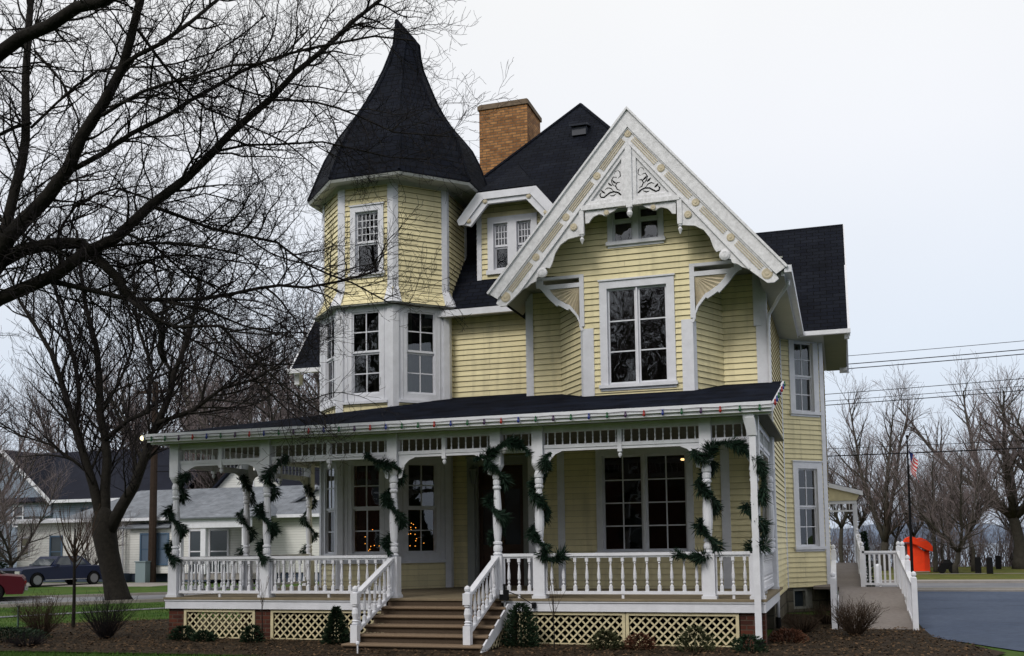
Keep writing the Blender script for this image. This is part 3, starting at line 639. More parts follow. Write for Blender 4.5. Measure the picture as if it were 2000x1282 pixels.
# ---- downspouts
m=MB()
m.tube([(Vector(p),.035) for p in ((cx+2.84,19.3,6.5),(cx+2.84,19.32,6.42),(-.98,19.7,6.28),(-1.1,20.1,6.2),(-1.2,20.27,6.1),(-1.22,20.3,5.9),(-1.22,20.3,4.95),(-1.22,20.3,3.5),(-1.22,20.3,.6),(-1.22,20.3,.22))],8)
build_split(m,'downspout',white,H,smooth=True)
m=MB(); m.tube([(Vector((-1.22,20.3,.24)),.05),(Vector((-1.22,20.3,0.0)),.05)],8); m.box(-1.36,-1.22,16.38,16.5,0,.17); build_split(m,'drain_pipe',blackiron,H)
m=MB(); m.box(-1.34,-1.24,16.40,16.48,.15,3.35); m.hexa([(-1.36,16.38,3.35),(-1.22,16.38,3.35),(-1.22,16.50,3.35),(-1.36,16.50,3.35),(-1.42,16.30,3.62),(-1.24,16.30,3.62),(-1.24,16.48,3.62),(-1.42,16.48,3.62)]); m.box(-1.42,-1.25,16.3,16.48,3.62,3.74); build_split(m,'downspout',white,H)
# ================================================================== PORCH
FY=16.66; DK=.78; XL,XR=-12.1,-1.3
ZP=lambda y:3.845+.231*(y-16.28)
m=MB()
m.slab([(-12.42,16.28,3.845),(-.98,16.28,3.845),(-.98,20.45,ZP(20.4)),(-5.9,21.3,ZP(21.3)),(-8.2,21.3,ZP(21.3)),(-8.68,20.02,ZP(20.02))],.05)
m.slab([(-12.42,16.28,3.845),(-8.68,20.02,ZP(20.02)),(-8.68,23,ZP(20.02)),(-12.42,23,3.845)],.05)
m.build('porch_roof',pshingle,H)
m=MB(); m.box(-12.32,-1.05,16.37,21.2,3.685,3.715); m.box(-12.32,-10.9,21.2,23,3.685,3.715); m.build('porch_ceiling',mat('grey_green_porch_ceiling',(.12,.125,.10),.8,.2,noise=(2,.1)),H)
m=MB() # eave: crown, gutter
m.box(-12.47,-.97,16.20,16.31,3.755,3.855); m.box(-12.46,-.975,16.24,16.32,3.70,3.755); m.box(-12.44,-.98,16.32,16.36,3.665,3.80)
m.box(-12.47,-12.36,16.31,23,3.74,3.85); m.box(-12.36,-12.33,16.36,23,3.665,3.80)
build_split(m,'gutter',white,H)
m=MB(); m.hexa([(-1.0,16.3,3.70),(-.96,16.3,3.70),(-.96,20.4,4.65),(-1.0,20.4,4.65),(-1.0,16.3,3.83),(-.96,16.3,3.83),(-.96,20.4,4.79),(-1.0,20.4,4.79)]); build_split(m,'rake_board',white,H)
FE=Fr((XR+.02,FY),(XR+.02,WY)); m=MB(); siding(m,FE,lambda z:(max(0,(z-3.7)/.23-.15),FE.L),3.6,4.7); m.build('clapboard_wall',yellow,H,fix=False)
# turned posts
PX=[-12.1,-10.12,-7.56,-5.62,-4.87,-2.05,-1.3]
def post_mesh():
    m=MB(); h=.095
    m.box(-h,h,-h,h,DK,1.50); m.box(-h*1.25,h*1.25,-h*1.25,h*1.25,DK,.83); m.box(-h*1.05,h*1.05,-h*1.05,h*1.05,.83,.87)
    m.lathe(0,0,[(1.50,.07),(1.53,.085),(1.56,.06),(1.585,.075),(1.62,.078),(1.66,.075),(1.68,.055),(1.70,.078),(1.73,.078),(1.745,.052),(1.80,.062),(2.0,.078),(2.2,.080),(2.45,.066),(2.62,.052),(2.65,.075),(2.68,.075),(2.695,.055),(2.72,.07),(2.78,.072),(2.80,.06),(2.82,.078),(2.86,.08),(2.90,.07),(2.93,.06),(2.97,.085),(3.02,.115),(3.06,.125)],12)
    m.box(-h,h,-h,h,3.05,3.74)
    return m
P0=post_mesh().build('porch_post',white,H,local=True); P0.location=Vector((PX[0],FY,0))-OFF[H.name]
for x,y in [(x,FY) for x in PX[1:]]+[(XL,19.1),(XL,21.8),(XR,20.22)]: copy_part(P0,H,(x,y,0))
# baluster
def balmesh():
    m=MB(); m.box(-.027,.027,-.027,.027,0,.12); m.lathe(0,0,[(.12,.026),(.145,.012),(.16,.024),(.18,.024),(.195,.014),(.24,.027),(.30,.027),(.42,.016),(.47,.011),(.485,.022),(.50,.012),(.52,.02)],8); m.box(-.025,.025,-.025,.025,.515,.60); return m
BAL=[None]
def railing(p,q,n,zp=.87,zq=.87,name='railing',bottom=True,par=None,ht=.61,proto=BAL,bm=None,m_=None):
    par=par or H; m_=m_ or white
    a,b=Vector((p[0],p[1],0)),Vector((q[0],q[1],0)); F=Fr(a,b); L=F.L; m=MB()
    def bar(z0,z1,w,dz=0):
        P_=F.P; h=w/2; m.hexa([P_(0,zp+z0,h),P_(L,zq+z0,h),P_(L,zq+z0,-h),P_(0,zp+z0,-h),P_(0,zp+z1,h),P_(L,zq+z1,h),P_(L,zq+z1,-h),P_(0,zp+z1,-h)])
    bar(ht,ht+.05,.10); bar(ht-.03,ht+.0,.055); bar(-.02,.03,.07)
    if abs(zp-zq)<.01: m.fb(F,L/2-.02,L/2+.02,DK if par is H else zp-.1,zp-.02,-.02,.02)
    for ua,ub,za in ((0,.025,zp),(L-.025,L,zq)): m.fb(F,ua,ub,za-.02,za+ht+.02,-.02,.02)
    r=m.build(name,m_,par)
    for i in range(n):
        t=(i+.5)/n; pos=F.P(L*t,zp+(zq-zp)*t,0)
        if proto[0] is None: proto[0]=(bm or balmesh)().build('baluster',m_,r,local=True); OFF[proto[0].name]=Vector((0,0,0)); proto[0].location=pos-OFF[r.name]
        else: copy_part(proto[0],r,pos)
    return r
h=.10
railing((PX[0]+h,FY),(PX[1]-h,FY),10); railing((PX[1]+h,FY),(PX[2]-h,FY),14)
railing((PX[3]+h,FY),(PX[4]-h,FY),3); railing((PX[4]+h,FY),(PX[5]-h,FY),13); railing((PX[5]+h,FY),(PX[6]-h,FY),3)
railing((XL,19.0),(XL,FY+h),10); railing((XL,21.7),(XL,19.2),11); railing((XR,FY+h),(XR,20.1),14)
# stair rails
SX0,SX1=-7.60,-5.65; NY=15.22
for x,xt in ((SX0,-7.56),(SX1,-5.62)):
    railing((x,NY+.05),(xt,FY-.1),7,zp=.30,zq=.86,ht=.58)
    m=MB(); hh=.06; m.box(x-hh,x+hh,NY-hh,NY+hh,.13,.42); m.lathe(x,NY,[(.42,.045),(.44,.06),(.46,.04),(.48,.058),(.50,.035),(.60,.058),(.68,.045),(.70,.03),(.72,.055),(.74,.055),(.75,.035)],10); m.box(x-hh,x+hh,NY-hh,NY+hh,.75,.93); m.lathe(x,NY,[(.93,.055),(.95,.03),(.97,.045),(1.0,.05),(1.03,.04),(1.05,.01)],10); m.build('newel_post',white,H)
# frieze: rails, spindles, drops, brackets
def frieze(p,q,n,drop=True):
    F=Fr(p,q); L=F.L; m=MB(); m.fb(F,0,L,3.57,3.71,-.04,.04); m.fb(F,0,L,3.30,3.36,-.035,.035); m.fb(F,0,L,3.25,3.30,-.02,.02)
    if drop: c=L/2; m.fb(F,c-.035,c+.035,3.20,3.57,-.045,.045); pc=F.P(c,0,0); m.lathe(pc.x,pc.y,[(3.10,.008),(3.13,.028),(3.16,.035),(3.19,.02),(3.21,.03)],8)
    o=m.build('frieze',white,H); m=MB()
    for i in range(n):
        c=L*(i+.5)/n
        if drop and abs(c-L/2)<.05: continue
        pc=F.P(c,0,0); m.lathe(pc.x,pc.y,[(3.36,.013),(3.40,.013),(3.43,.008),(3.46,.015),(3.49,.008),(3.52,.013),(3.57,.013)],6)
    if p[1]==FY: build_split(m,'spindle',white,o)
    else: tag(m.build('spindle_row',white,o),kind='stuff')
    m=MB()
    for s,u0 in ((1,0),(-1,L)):   # quarter-round corner brackets
        pts=[(u0,3.27),(u0+s*.34,3.27),(u0+s*.30,3.24),(u0+s*.20,3.20),(u0+s*.12,3.12),(u0+s*.075,3.0),(u0+s*.06,2.90),(u0,2.88)]
        if L>1: m.prism(F,pts if s>0 else pts[::-1],-.018,.018)
    if m.v: build_split(m,'corner_bracket',white,o)
    return o
frieze((PX[0]+h,FY),(PX[1]-h,FY),14); frieze((PX[1]+h,FY),(PX[2]-h,FY),17); frieze((PX[2]+h,FY),(PX[3]-h,FY),13); frieze((PX[3]+h,FY),(PX[4]-h,FY),4,False); frieze((PX[4]+h,FY),(PX[5]-h,FY),20); frieze((PX[5]+h,FY),(PX[6]-h,FY),4,False)
frieze((XL,19.0),(XL,FY+h),15); frieze((XL,21.7),(XL,19.2),16); frieze((XR,FY+h),(XR,20.1),20)
# deck, fascia, piers, lattice
m=MB(); m.box(XL-.14,XR+.14,FY-.16,21.1,.74,.78); m.box(XL-.14,-11.1,21.1,23,.74,.78); m.build('porch_floor',deckm,H)
m=MB(); m.box(XL-.12,-7.66,FY-.13,FY-.09,.57,.735); m.box(-5.52,XR+.12,FY-.13,FY-.09,.57,.735); m.box(XL-.13,-7.66,FY-.15,FY-.09,.715,.739); m.box(-5.52,XR+.13,FY-.15,FY-.09,.715,.739); m.box(XR+.08,XR+.12,FY-.09,20.33,.57,.735); m.box(XL-.12,XL-.08,FY-.09,23,.57,.735); m.build('porch_skirt',white,H)
m=MB()
for x0,x1 in ((-12.17,-11.83),(-10.31,-9.98),(-5.56,-5.26),(-1.58,-1.20),(-7.72,-7.60)): m.box(x0,x1,FY-.07,FY+.28,0,.57)
m.box(-12.17,-11.87,19.0,19.3,0,.57); m.box(-12.17,-11.87,21.7,22,0,.57); build_split(m,'brick_pier',redbrick,H)
def lattice(F,u0,u1,z0,z1,st=.142,fr=True,poly=None):
    m=MB(); b=.05
    if fr: m.fb(F,u0,u1,z1-b,z1,0,.03); m.fb(F,u0,u1,z0,z0+b*.6,0,.03); m.fb(F,u0,u0+b,z0+b*.6,z1-b,0,.03); m.fb(F,u1-b,u1,z0+b*.6,z1-b,0,.03); u0+=b;u1-=b;z0+=b*.6;z1-=b
    w_=.0135; hh=z1-z0
    for s,d in ((1,-.008),(-1,-.02)):
        k=u0-hh
        while k<u1:
            # line u=k+t, z=z0+t (s=1) or z=z1-t
            t0=max(0,u0-k); t1=min(hh,u1-k)
            if poly: # keep only below the sloping line z<=poly(u)
                while t1>t0 and (z0+t1 if s>0 else z1-t1)>poly(k+t1) and s>0: t1-=.01
                while t1>t0 and (z1-t0)>poly(k+t0) and s<0: t0+=.01
            if t1-t0>.02:
                z=lambda t:(z0+t) if s>0 else (z1-t)
                m.prism(F,[(k+t0,z(t0)-w_*1.4),(k+t1,z(t1)-w_*1.4),(k+t1,z(t1)+w_*1.4),(k+t0,z(t0)+w_*1.4)],d-.008,d)
            k+=st
    return m.build('lattice_panel',cream,H,uv=True)
FP=Fr((0,FY-.06),(1,FY-.06))
for a,b in ((-11.83,-10.31),(-9.98,-7.72),(-5.26,-3.42),(-3.41,-1.60)): lattice(FP,a,b,.02,.56)
lattice(Fr((XL-.05,22.9),(XL-.05,FY+.2)),0,6.0,.02,.56)
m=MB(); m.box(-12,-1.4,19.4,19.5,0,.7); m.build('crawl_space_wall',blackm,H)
# stairs
m=MB(); n=5; xa,xb=-7.74,-5.38; rz=.13; ty=.30; y0=FY-.14
prof=[(y0,.74),(y0,0)]
for k in range(1,6): pass
for k in range(0,6):
    zt=.78-rz*k
    if k==0: m.box(xa+.12,xb,y0+.01,y0+.05,.60,.745)
    if k>0: m.box(xa+(0 if k==5 else .12),xb,y0-ty*k+.03,y0-ty*(k-1)+.03,zt-.13 if k<5 else 0.0,zt-.035)
m.build('stair',carpet,H)
m=MB()
for k in range(0,6):
    zt=.78-rz*k; yf=y0-ty*k
    pts=[(Vector((xa+(0 if k==5 else .12),yf+.0,zt-.022)),.022),(Vector((xb+.03,yf,zt-.022)),.022)]; m.tube(pts,8)
    if k>0: m.box(xa+(0 if k==5 else .12),xb+.02,yf,yf+ty+.02,zt-.03,zt-.002)
m.build('stair_tread',carpet2,H)
m=MB(); FT=Fr((xb+.0,y0-ty*5),(xb+.0,y0)); 
pts=[(0,0),(0,.10)]
for k in range(5,0,-1): z=.78-rz*k-.04; pts+=[((5-k)*ty+.04,z),((5-k)*ty+.04+(.001),z)]
top=[(.04,.09),(.04+ty,.22),(.04+ty*2,.35),(.04+ty*3,.48),(.04+ty*4,.61),(1.5,.70),(1.5,.45)]
m.prism(FT,[(0,0),(.06,.10),(1.38,.70),(1.5,.70),(1.5,.50),(.22,0)],-.0,.03); m.prism(FT,[(1.40,0),(1.5,0),(1.5,.52),(1.40,.46)],0,.031); m.prism(FT,[(.2,0),(1.4,0),(1.4,.03),(.25,.03)],0,.03)
m.build('stair_stringer',white,H)
lattice(FT,.25,1.40,.03,.5,fr=False,poly=lambda u:max(0,(u-.22)*.41))
# ================================================================== THINGS ON THE PORCH
rnd=random.Random(11)
def garland(path,label,per=1050,rad=.15,seed=1,loc=None):
    r=random.Random(seed); m=MB(); pts=[Vector(p) for p in path]
    # smooth resample
    out=[]
    for i in range(len(pts)-1):
        p0=pts[max(i-1,0)];p1=pts[i];p2=pts[i+1];p3=pts[min(i+2,len(pts)-1)]
        n=max(2,int((p2-p1).length/.04))
        for k in range(n):
            t=k/n; out.append(.5*((2*p1)+(p2-p0)*t+(2*p0-5*p1+4*p2-p3)*t*t+(3*p1-p0-3*p2+p3)*t*t*t))
    out.append(pts[-1])
    m.tube([(p,.018) for p in out],5)
    for i in range(len(out)-1):
        d=out[i+1]-out[i]; L=d.length
        if L<1e-5: continue
        t=d.normalized(); n=int(per*L+r.random())
        for _ in range(n):
            p=out[i]+d*r.random(); v=Vector((r.gauss(0,1),r.gauss(0,1),r.gauss(0,1))); v=(v-t*v.dot(t)).normalized()
            lump=.75+.45*math.sin(i*.55+seed)
            dr=(v+t*r.uniform(.1,1.3)+Vector((0,0,-.15))).normalized(); ln=rad*r.uniform(.55,1.35)*lump; wd=dr.cross(Vector((r.gauss(0,1),r.gauss(0,1),r.gauss(0,1)))).normalized()*r.uniform(.005,.011)
            q=p+v*.01; mdp=q+dr*ln*.5; m.poly([q,mdp-wd,q+dr*ln,mdp+wd])
    loc=loc or (pts[-1].x,pts[-1].y,DK)
    return single(m,'evergreen_garland',green,loc,label,'garland','evergreen garlands wound round the porch posts',uv=False,fix=False)
def helix(x,y,z0,z1,turns,ph,r=.135,n=9):
    k=int(turns*n); return [(x+r*math.cos(ph+2*math.pi*turns*i/k),y+r*math.sin(ph+2*math.pi*turns*i/k),z0+(z1-z0)*i/k) for i in range(k+1)]
garland([(-11.75,16.6,3.12),(-11.9,16.56,3.0)]+helix(-12.1,FY,2.85,1.45,1.9,-.3),'garland spiralling down the far left front corner post',seed=1)
garland([(-9.60,16.55,3.36),(-9.75,16.5,3.24),(-9.95,16.52,3.1)]+helix(-10.12,FY,2.95,1.45,2.0,-1.2),'garland spiralling down the second front post from the left',seed=2)
garland([(-8.05,16.55,3.36),(-7.95,16.5,3.25),(-7.75,16.5,3.16),(-7.5,16.53,3.1)]+helix(-7.56,FY,3.0,1.55,1.7,.2),'garland spiralling down the post at the left side of the stairs',seed=3)
garland([(-6.0,16.52,3.12),(-5.8,16.5,3.2)]+helix(-5.62,FY,3.05,1.7,1.9,-2.2),'garland spiralling down the post at the right side of the stairs',seed=4)
garland([(-5.75,16.52,3.18),(-5.55,16.48,3.32),(-5.35,16.48,3.42),(-5.15,16.5,3.38),(-5.0,16.55,3.22)],'short garland swag arching over the narrow bay right of the stairs',seed=14,per=1150)
garland([(-4.6,16.5,3.22),(-4.72,16.5,3.1)]+helix(-4.87,FY,3.0,1.6,2.0,-.2)+[(-4.8,16.52,1.48),(-4.6,16.55,1.42),(-4.42,16.56,1.52)],'garland on the post right of the stairs with its tail on the rail',seed=5)
garland([(-2.25,16.55,3.18),(-2.15,16.5,3.05)]+helix(-2.05,FY,2.95,1.5,2.1,.4)+[(-2.15,16.53,1.45),(-2.35,16.56,1.45),(-2.55,16.58,1.5)],'garland on the second post from the right with its tail on the rail',seed=6)
garland([(-2.0,16.55,3.02),(-1.95,16.5,3.2),(-1.75,16.5,3.26),(-1.5,16.5,3.2),(-1.36,16.45,3.05),(-1.2,16.45,2.9),(-1.14,16.5,2.6),(-1.22,16.52,2.3)],'garland swag hanging over the narrow bay at the right porch corner',seed=7,per=1150)
garland(helix(-1.3,FY-.03,2.3,1.55,1.0,2.6,r=.15)+[(-1.15,16.45,1.62)],'garland wound round the far right front corner post',seed=8,per=700)
garland([(-11.95,18.6,3.1),(-12.0,18.85,3.2)]+helix(XL,19.1,3.0,1.5,1.8,-1),'garland on the nearer of the two left side porch posts',seed=9,per=600,rad=.13)
garland([(-11.95,21.3,3.1),(-12.0,21.55,3.1)]+helix(XL,21.8,3.0,1.5,1.8,-1),'garland on the rearmost left side porch post beside the tower',seed=10,per=600,rad=.13)
# coloured bulbs along the gutter
bc={'red_bulb':(.30,.02,.015),'blue_bulb':(.015,.03,.20),'green_bulb':(.01,.09,.03),'purple_bulb':(.05,.02,.07)}
bm_={k:mat(k,c,.25,.6) for k,c in bc.items()}
SL_=thing('string_of_bulbs',(-6.9,16.2,3.8),'string of unlit coloured Christmas bulbs clipped along the porch gutter','string lights')
m=MB(); m.tube([(Vector((-12.45+i*.296,16.185,3.79+(.012 if i%2 else 0))),.005) for i in range(40)],4); m.build('cable',MT['black_metal'],SL_)
order=['red_bulb','blue_bulb','green_bulb','purple_bulb']; protos={}
def bulb(k,p,tilt=0):
    if k not in protos:
        b=MB(); b.lathe(0,0,[(-.085,.004),(-.075,.016),(-.05,.026),(-.025,.018),(-.01,.014)],8); b.lathe(0,0,[(-.012,.015),(.02,.014)],8)
        o=b.build('bulb',bm_[k],SL_,local=True,smooth=True); protos[k]=o; o.location=Vector(p)-OFF[SL_.name]
    else: copy_part(protos[k],SL_,p)
for i in range(38): bulb(order[(i+1)%4] if i%9 else 'green_bulb',(-12.32+i*.302,16.175,3.785))
for i in range(7): y=16.5+i*.55; bulb(order[i%4],(-.93,y,3.85+.235*(y-16.3)))
# lamps
flt=thing('floodlight',(-12.50,16.3,3.76),'small lit floodlight fixed at the far left end of the porch eave','lamp')
m=MB(); m.lathe(0,0,[(0,.02),(.08,.025),(.10,.055),(.14,.06)],10,axis=((-12.47,16.32,3.80),(-.5,-.85,-.12))); m.build('housing',MT['grey_galvanised_metal'],flt)
m=MB(); m.ball((-12.535,16.20,3.783),.045); m.build('lamp_bulb',mat('lit_warm_bulb',(1,.9,.6),.3,.3,emit=(1,.86,.48,2.6)),flt,smooth=True)
ln=thing('wall_lantern',(-7.50,21.0,3.0),'pale tapered lantern on the trim left of the front door','lantern')
m=MB(); m.lathe(-7.60,20.9,[(2.93,.008),(2.97,.02),(3.0,.035),(3.02,.05)],6); m.lathe(-7.60,20.9,[(3.30,.10),(3.33,.11),(3.38,.05),(3.42,.02)],6); m.box(-7.62,-7.58,20.9,21.08,3.36,3.39)
for k in range(6):
    a=2*math.pi*(k+.5)/6; m.tube([(Vector((-7.60+.05*math.cos(a),20.9+.05*math.sin(a),3.02)),.007),(Vector((-7.60+.10*math.cos(a),20.9+.10*math.sin(a),3.31)),.007)],4)
m.build('lantern_frame',mat('grey_lantern_metal',(.22,.24,.24),.5,.4),ln); m=MB(); m.lathe(-7.60,20.9,[(3.02,.045),(3.30,.092)],6); m.build('lantern_glass',mat('frosted_lantern_glass',(.13,.145,.145),.3,.5),ln)
sp=thing('meter_box',(-5.50,16.35,0),'small black and white electric box on a grey conduit right of the stairs','electric box')
m=MB(); m.tube([(Vector((-5.42,16.4,0)),.018),(Vector((-5.42,16.4,.8)),.018)],8); m.build('conduit',MT['grey_galvanised_metal'],sp)
m=MB(); m.box(-5.50,-5.36,16.34,16.44,.76,.93); m.lathe(-5.42,16.38,[(.93,.02),(1.0,.02),(1.0,.03),(1.03,.02)],8); m.tube([(Vector(p),.008) for p in ((-5.36,16.4,.9),(-5.2,16.42,.84),(-5.0,16.44,.72),(-4.93,16.44,.68))],5); m.box(-4.97,-4.91,16.46,16.53,.62,.72); m.build('box_body',MT['black_metal'],sp)
m=MB(); m.box(-5.485,-5.43,16.325,16.34,.86,.93); m.build('white_label',white,sp)
# Christmas tree inside the tower bay
xt=thing('christmas_tree',(-9.35,20.62,.78),'lit Christmas tree glowing inside the ground floor tower windows','christmas tree')
m=MB(); r=random.Random(5)
for i in range(700):
    z=r.uniform(.95,2.5); a=R(r.uniform(-118,-28)); rr=r.uniform(.97,1.22); p=Vector((-9.7+rr*math.cos(a),21.55+rr*math.sin(a),z)); d=Vector((math.cos(a),math.sin(a),-.3)).normalized()*.10; w_=d.cross(Vector((0,0,1))).normalized()*.015; m.poly([p,p+d*.5-w_,p+d,p+d*.5+w_])
m.lathe(-9.35,20.5,[(.78,.03),(2.3,.01)],6); m.build('foliage',evergreen,xt,uv=False,fix=False)
m=MB()
for i in range(46):
    z=1.45+.85*r.random()**1.5; a=R(r.choice((r.uniform(-98,-78),r.uniform(-62,-38)))); rr=1.30; m.ball((-9.7+rr*math.cos(a),21.5+rr*math.sin(a),z),.009,6)
m.build('fairy_lights',mat('orange_fairy_light',(1,.4,.08),.4,.3,emit=(1,.36,.05,3.0)),xt)
# parlour wall lamp seen through the window
pl=thing('ceiling_light',(-3.02,20.75,3.2),'lit ceiling light glowing inside the top right of the parlour window','lamp')
m=MB(); m.ball((-3.02,20.72,3.36),.045,sq=.6); m.build('lamp_globe',mat('lit_parlour_globe',(1,.8,.5),.3,.3,emit=(1,.62,.25,2.6)),pl,smooth=True); m=MB(); m.lathe(-3.02,20.72,[(3.38,.05),(3.42,.012),(3.6,.012)],8); m.build('lamp_stem',MT['black_metal'],pl)
# ================================================================== GROUND
def sheet(name,pts,z,m,th=0,label=None,kind='structure'):
    mb=MB()
    if th: mb.slab([(x,y,z) for x,y in pts],th)
    else: mb.poly([(x,y,z) for x,y in pts])
    o=mb.build(name,m,None,fix=bool(th)); tag(o,kind=kind); return o
g_=MB(); g_.poly([(-900,-500,0),(900,-500,0),(900,1500,0),(-900,1500,0)]); tag(g_.build('ground',grassm,None,fix=False),kind='structure')
sheet('lake',[(-12,68),(900,68),(900,1490),(-90,1490)],.004,lakem)
mb=MB(); r=random.Random(77); n=90; pv=None
for i in range(n+1):
    x=-160+i*9.0; h_=7.5+2.2*math.sin(i*.37)+1.5*math.sin(i*.91+1)+r.uniform(-.5,.5); cur=((x,430,0),(x,433,h_*.72),(x,440,h_),(x,470,0))
    if pv:
        for k in range(3): mb.poly([pv[k],cur[k],cur[k+1],pv[k+1]])
    pv=cur
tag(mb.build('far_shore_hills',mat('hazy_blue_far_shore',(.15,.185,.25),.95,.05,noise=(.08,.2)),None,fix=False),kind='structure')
sheet('far_lawn',[(-8,46),(200,46),(200,68),(-8,68)],.008,grassdry)
nearE=[(-60,-12),(-32,16.5),(-28,21),(-24.2,24.9),(-20.9,28.4),(-15,33),(-8,35.8),(2.5,36.5),(40,36.8),(200,37)]
farE=[(-66,-6),(-36,21.2),(-32,25.3),(-28.08,28.8),(-23.9,32.5),(-18,37.6),(-8,41.2),(2.8,42.4),(40,42.8),(200,43)]
def strip(name,a,b,z,m,th=0):
    mb=MB()
    for k in range(len(a)-1): 
        if th: mb.slab([(*a[k],z),(*a[k+1],z),(*b[k+1],z),(*b[k],z)],th)
        else: mb.poly([(*a[k],z),(*a[k+1],z),(*b[k+1],z),(*b[k],z)])
    o=mb.build(name,m,None,fix=bool(th)); tag(o,kind='structure')
strip('street',nearE,farE,.012,road)
def offl(l,d): # offset a polyline sideways
    o=[]
    for i,p in enumerate(l):
        a=Vector(l[max(i-1,0)]);b=Vector(l[min(i+1,len(l)-1)]); t=(b-a).normalized(); o.append((p[0]-t.y*d,p[1]+t.x*d))
    return o
strip('kerb',offl(farE,.0),offl(farE,.18),.10,conc,.12)
strip('kerb',offl(nearE,-.18),nearE,.10,conc,.12)
strip('pavement',[(-8,43.3),(2.8,44.3),(40,44.7),(200,45)],[(-8,45),(2.8,46),(40,46.4),(200,46.7)],.016,conc)
strip('pavement',[(-26,14),(-20.34,20.87),(-18.33,24.6),(-12.5,31)],[(-26.4,14.35),(-20.72,21.25),(-18.72,25.05),(-12.9,31.45)],.020,road)
sheet('parking_lot',[(-.1,24.6),(1.38,24.6),(1.38,19),(2.4,17.0),(4,14.5),(40,12),(200,12),(200,35.8),(-.1,35.6)],.016,asph)
strip('kerb',[(-.1,35.6),(40,35.75),(200,35.8)],[(-.1,36.05),(40,36.2),(200,36.25)],.08,conc,.09)
strip('pavement',[(-8,52.5),(4,53.4),(30,55),(120,56)],[(-8,53.0),(4,54.0),(30,55.7),(120,57)],.020,conc)
tag(MB().box(-45,-30.0,39.6,44.0,-.05,.02).build('driveway',conc,None),kind='structure')
bed=MB(); r=random.Random(2); N=[(-16.9,15.2),(-15,13.7),(-12.4,13.9),(-9.4,14.0),(-7.9,13.9),(-7.8,12.4),(-5.2,12.4),(-2,12.6),(1.0,13.5),(2.2,16.5),(1.4,19),(1.36,21.2),(-.1,21.3),(-.35,24),(-1.3,24.5),(-1.3,16.7),(-12.1,16.7),(-12.1,20.5),(-15.2,21.0),(-17.2,19.2)]
bed.poly([(x,y,.03) for x,y in N]); tag(bed.build('mulch_bed',mulchm,None,fix=False),kind='structure')
def inpoly(x,y,P):
    c=False; j=len(P)-1
    for i in range(len(P)):
        if (P[i][1]>y)!=(P[j][1]>y) and x<(P[j][0]-P[i][0])*(y-P[i][1])/(P[j][1]-P[i][1])+P[i][0]: c=not c
        j=i
    return c
m=MB()
for i in range(26000):
    x,y=r.uniform(-17,2),r.uniform(12.5,20.5)
    if not inpoly(x,y,N) or (-12.1<x<-1.2 and y>16.5): continue
    a=r.uniform(0,6.28); s=r.uniform(.012,.034); d=Vector((math.cos(a),math.sin(a),r.uniform(-.4,.5)))*s; e=Vector((-math.sin(a),math.cos(a),r.uniform(-.4,.5)))*s*.6; c=Vector((x,y,.045+r.random()*.03)); m.poly([c-d,c-e,c+d,c+e])
lo=m.build('fallen_leaves',mat('brown_fallen_leaf',(.12,.075,.042),.9,.1,noise=(9,.7),col2=(.030,.019,.012,6.2)),None,uv=False,fix=False); tag(lo,'brown fallen leaves scattered over the planting bed','leaf litter',kind='stuff')
m=MB()
for i in range(52000):
    if i<30000: x,y=r.uniform(-20,-8.5),r.uniform(12,14.3)
    else: x,y=r.uniform(-26,-12.3),r.uniform(15,27)
    if inpoly(x,y,N): continue
    if abs((x+20.34)*.72-(y-20.87)*.69)<0: continue
    a=r.uniform(0,6.28); h_=r.uniform(.03,.075); w_=Vector((math.cos(a),math.sin(a),0))*.006; c=Vector((x,y,0)); m.poly([c-w_,c+w_,c+Vector((r.uniform(-.03,.03),r.uniform(-.03,.03),h_))])
go=m.build('grass_blades',mat('grass_blade',(.045,.10,.014),.8,.2,noise=(2,.4)),None,uv=False,fix=False); tag(go,'short green grass blades on the lawn beside the planting bed','grass',kind='stuff')
# ================================================================== RAMP AND BACK PORCH
RM=thing('wheelchair_ramp',(.6,22,0),'taupe carpeted access ramp with white balustrades beside the house','ramp')
m=MB(); m.slab([(-.12,20.4,.03),(1.22,20.4,.03),(1.22,24.0,.58),(-.12,24.0,.58)],.06); m.slab([(-.12,24.0,.58),(1.22,24.0,.58),(1.22,25.4,.60),(-.12,25.4,.60)],.06); m.slab([(-.7,25.4,.60),(.42,25.4,.60),(.42,32.4,1.02),(-.7,32.4,1.02)],.06); m.build('ramp_deck',rampm,RM)
m=MB(); m.box(1.20,1.24,22,25.4,0,.5); m.box(.42,1.2,25.38,25.42,0,.56); m.box(.42,.46,25.4,32,0,.6); m.box(-.14,-.12,21.5,25.4,0,.5); build_split(m,'ramp_skirt',white,RM)
def rbal():
    m=MB(); m.box(-.022,.022,-.022,.022,0,.72); return m
RB=[None]
def rrail(p,q,n,zp,zq): return railing(p,q,n,zp,zq,par=RM,ht=.72,proto=RB,bm=rbal)
rrail((1.22,20.3),(1.22,25.4),30,.10,.66); rrail((.42,25.4),(1.18,25.4),7,.66,.66) ; rrail((.42,25.5),(.42,32.2),34,.68,1.10); rrail((-.2,20.2),(-.2,24.9),26,.10,.64)
m=MB()
for x,y,z in ((1.22,20.3,0),(1.22,22.0,.28),(1.22,23.7,.55),(1.22,25.4,.55),(.42,25.4,.55),(.42,28.8,.75),(.42,32.2,.95),(-.2,20.2,0),(-.2,23.6,.5)):
    m.box(x-.05,x+.05,y-.05,y+.05,0,z+.98); m.lathe(x,y,[(z+.98,.055),(z+1.0,.03),(z+1.03,.05),(z+1.07,.045),(z+1.10,.01)],8)
build_split(m,'newel_post',white,RM)
BP=thing('back_porch',(-.4,34,0),'small white back porch with a low roof and spindle frieze behind the house','porch')
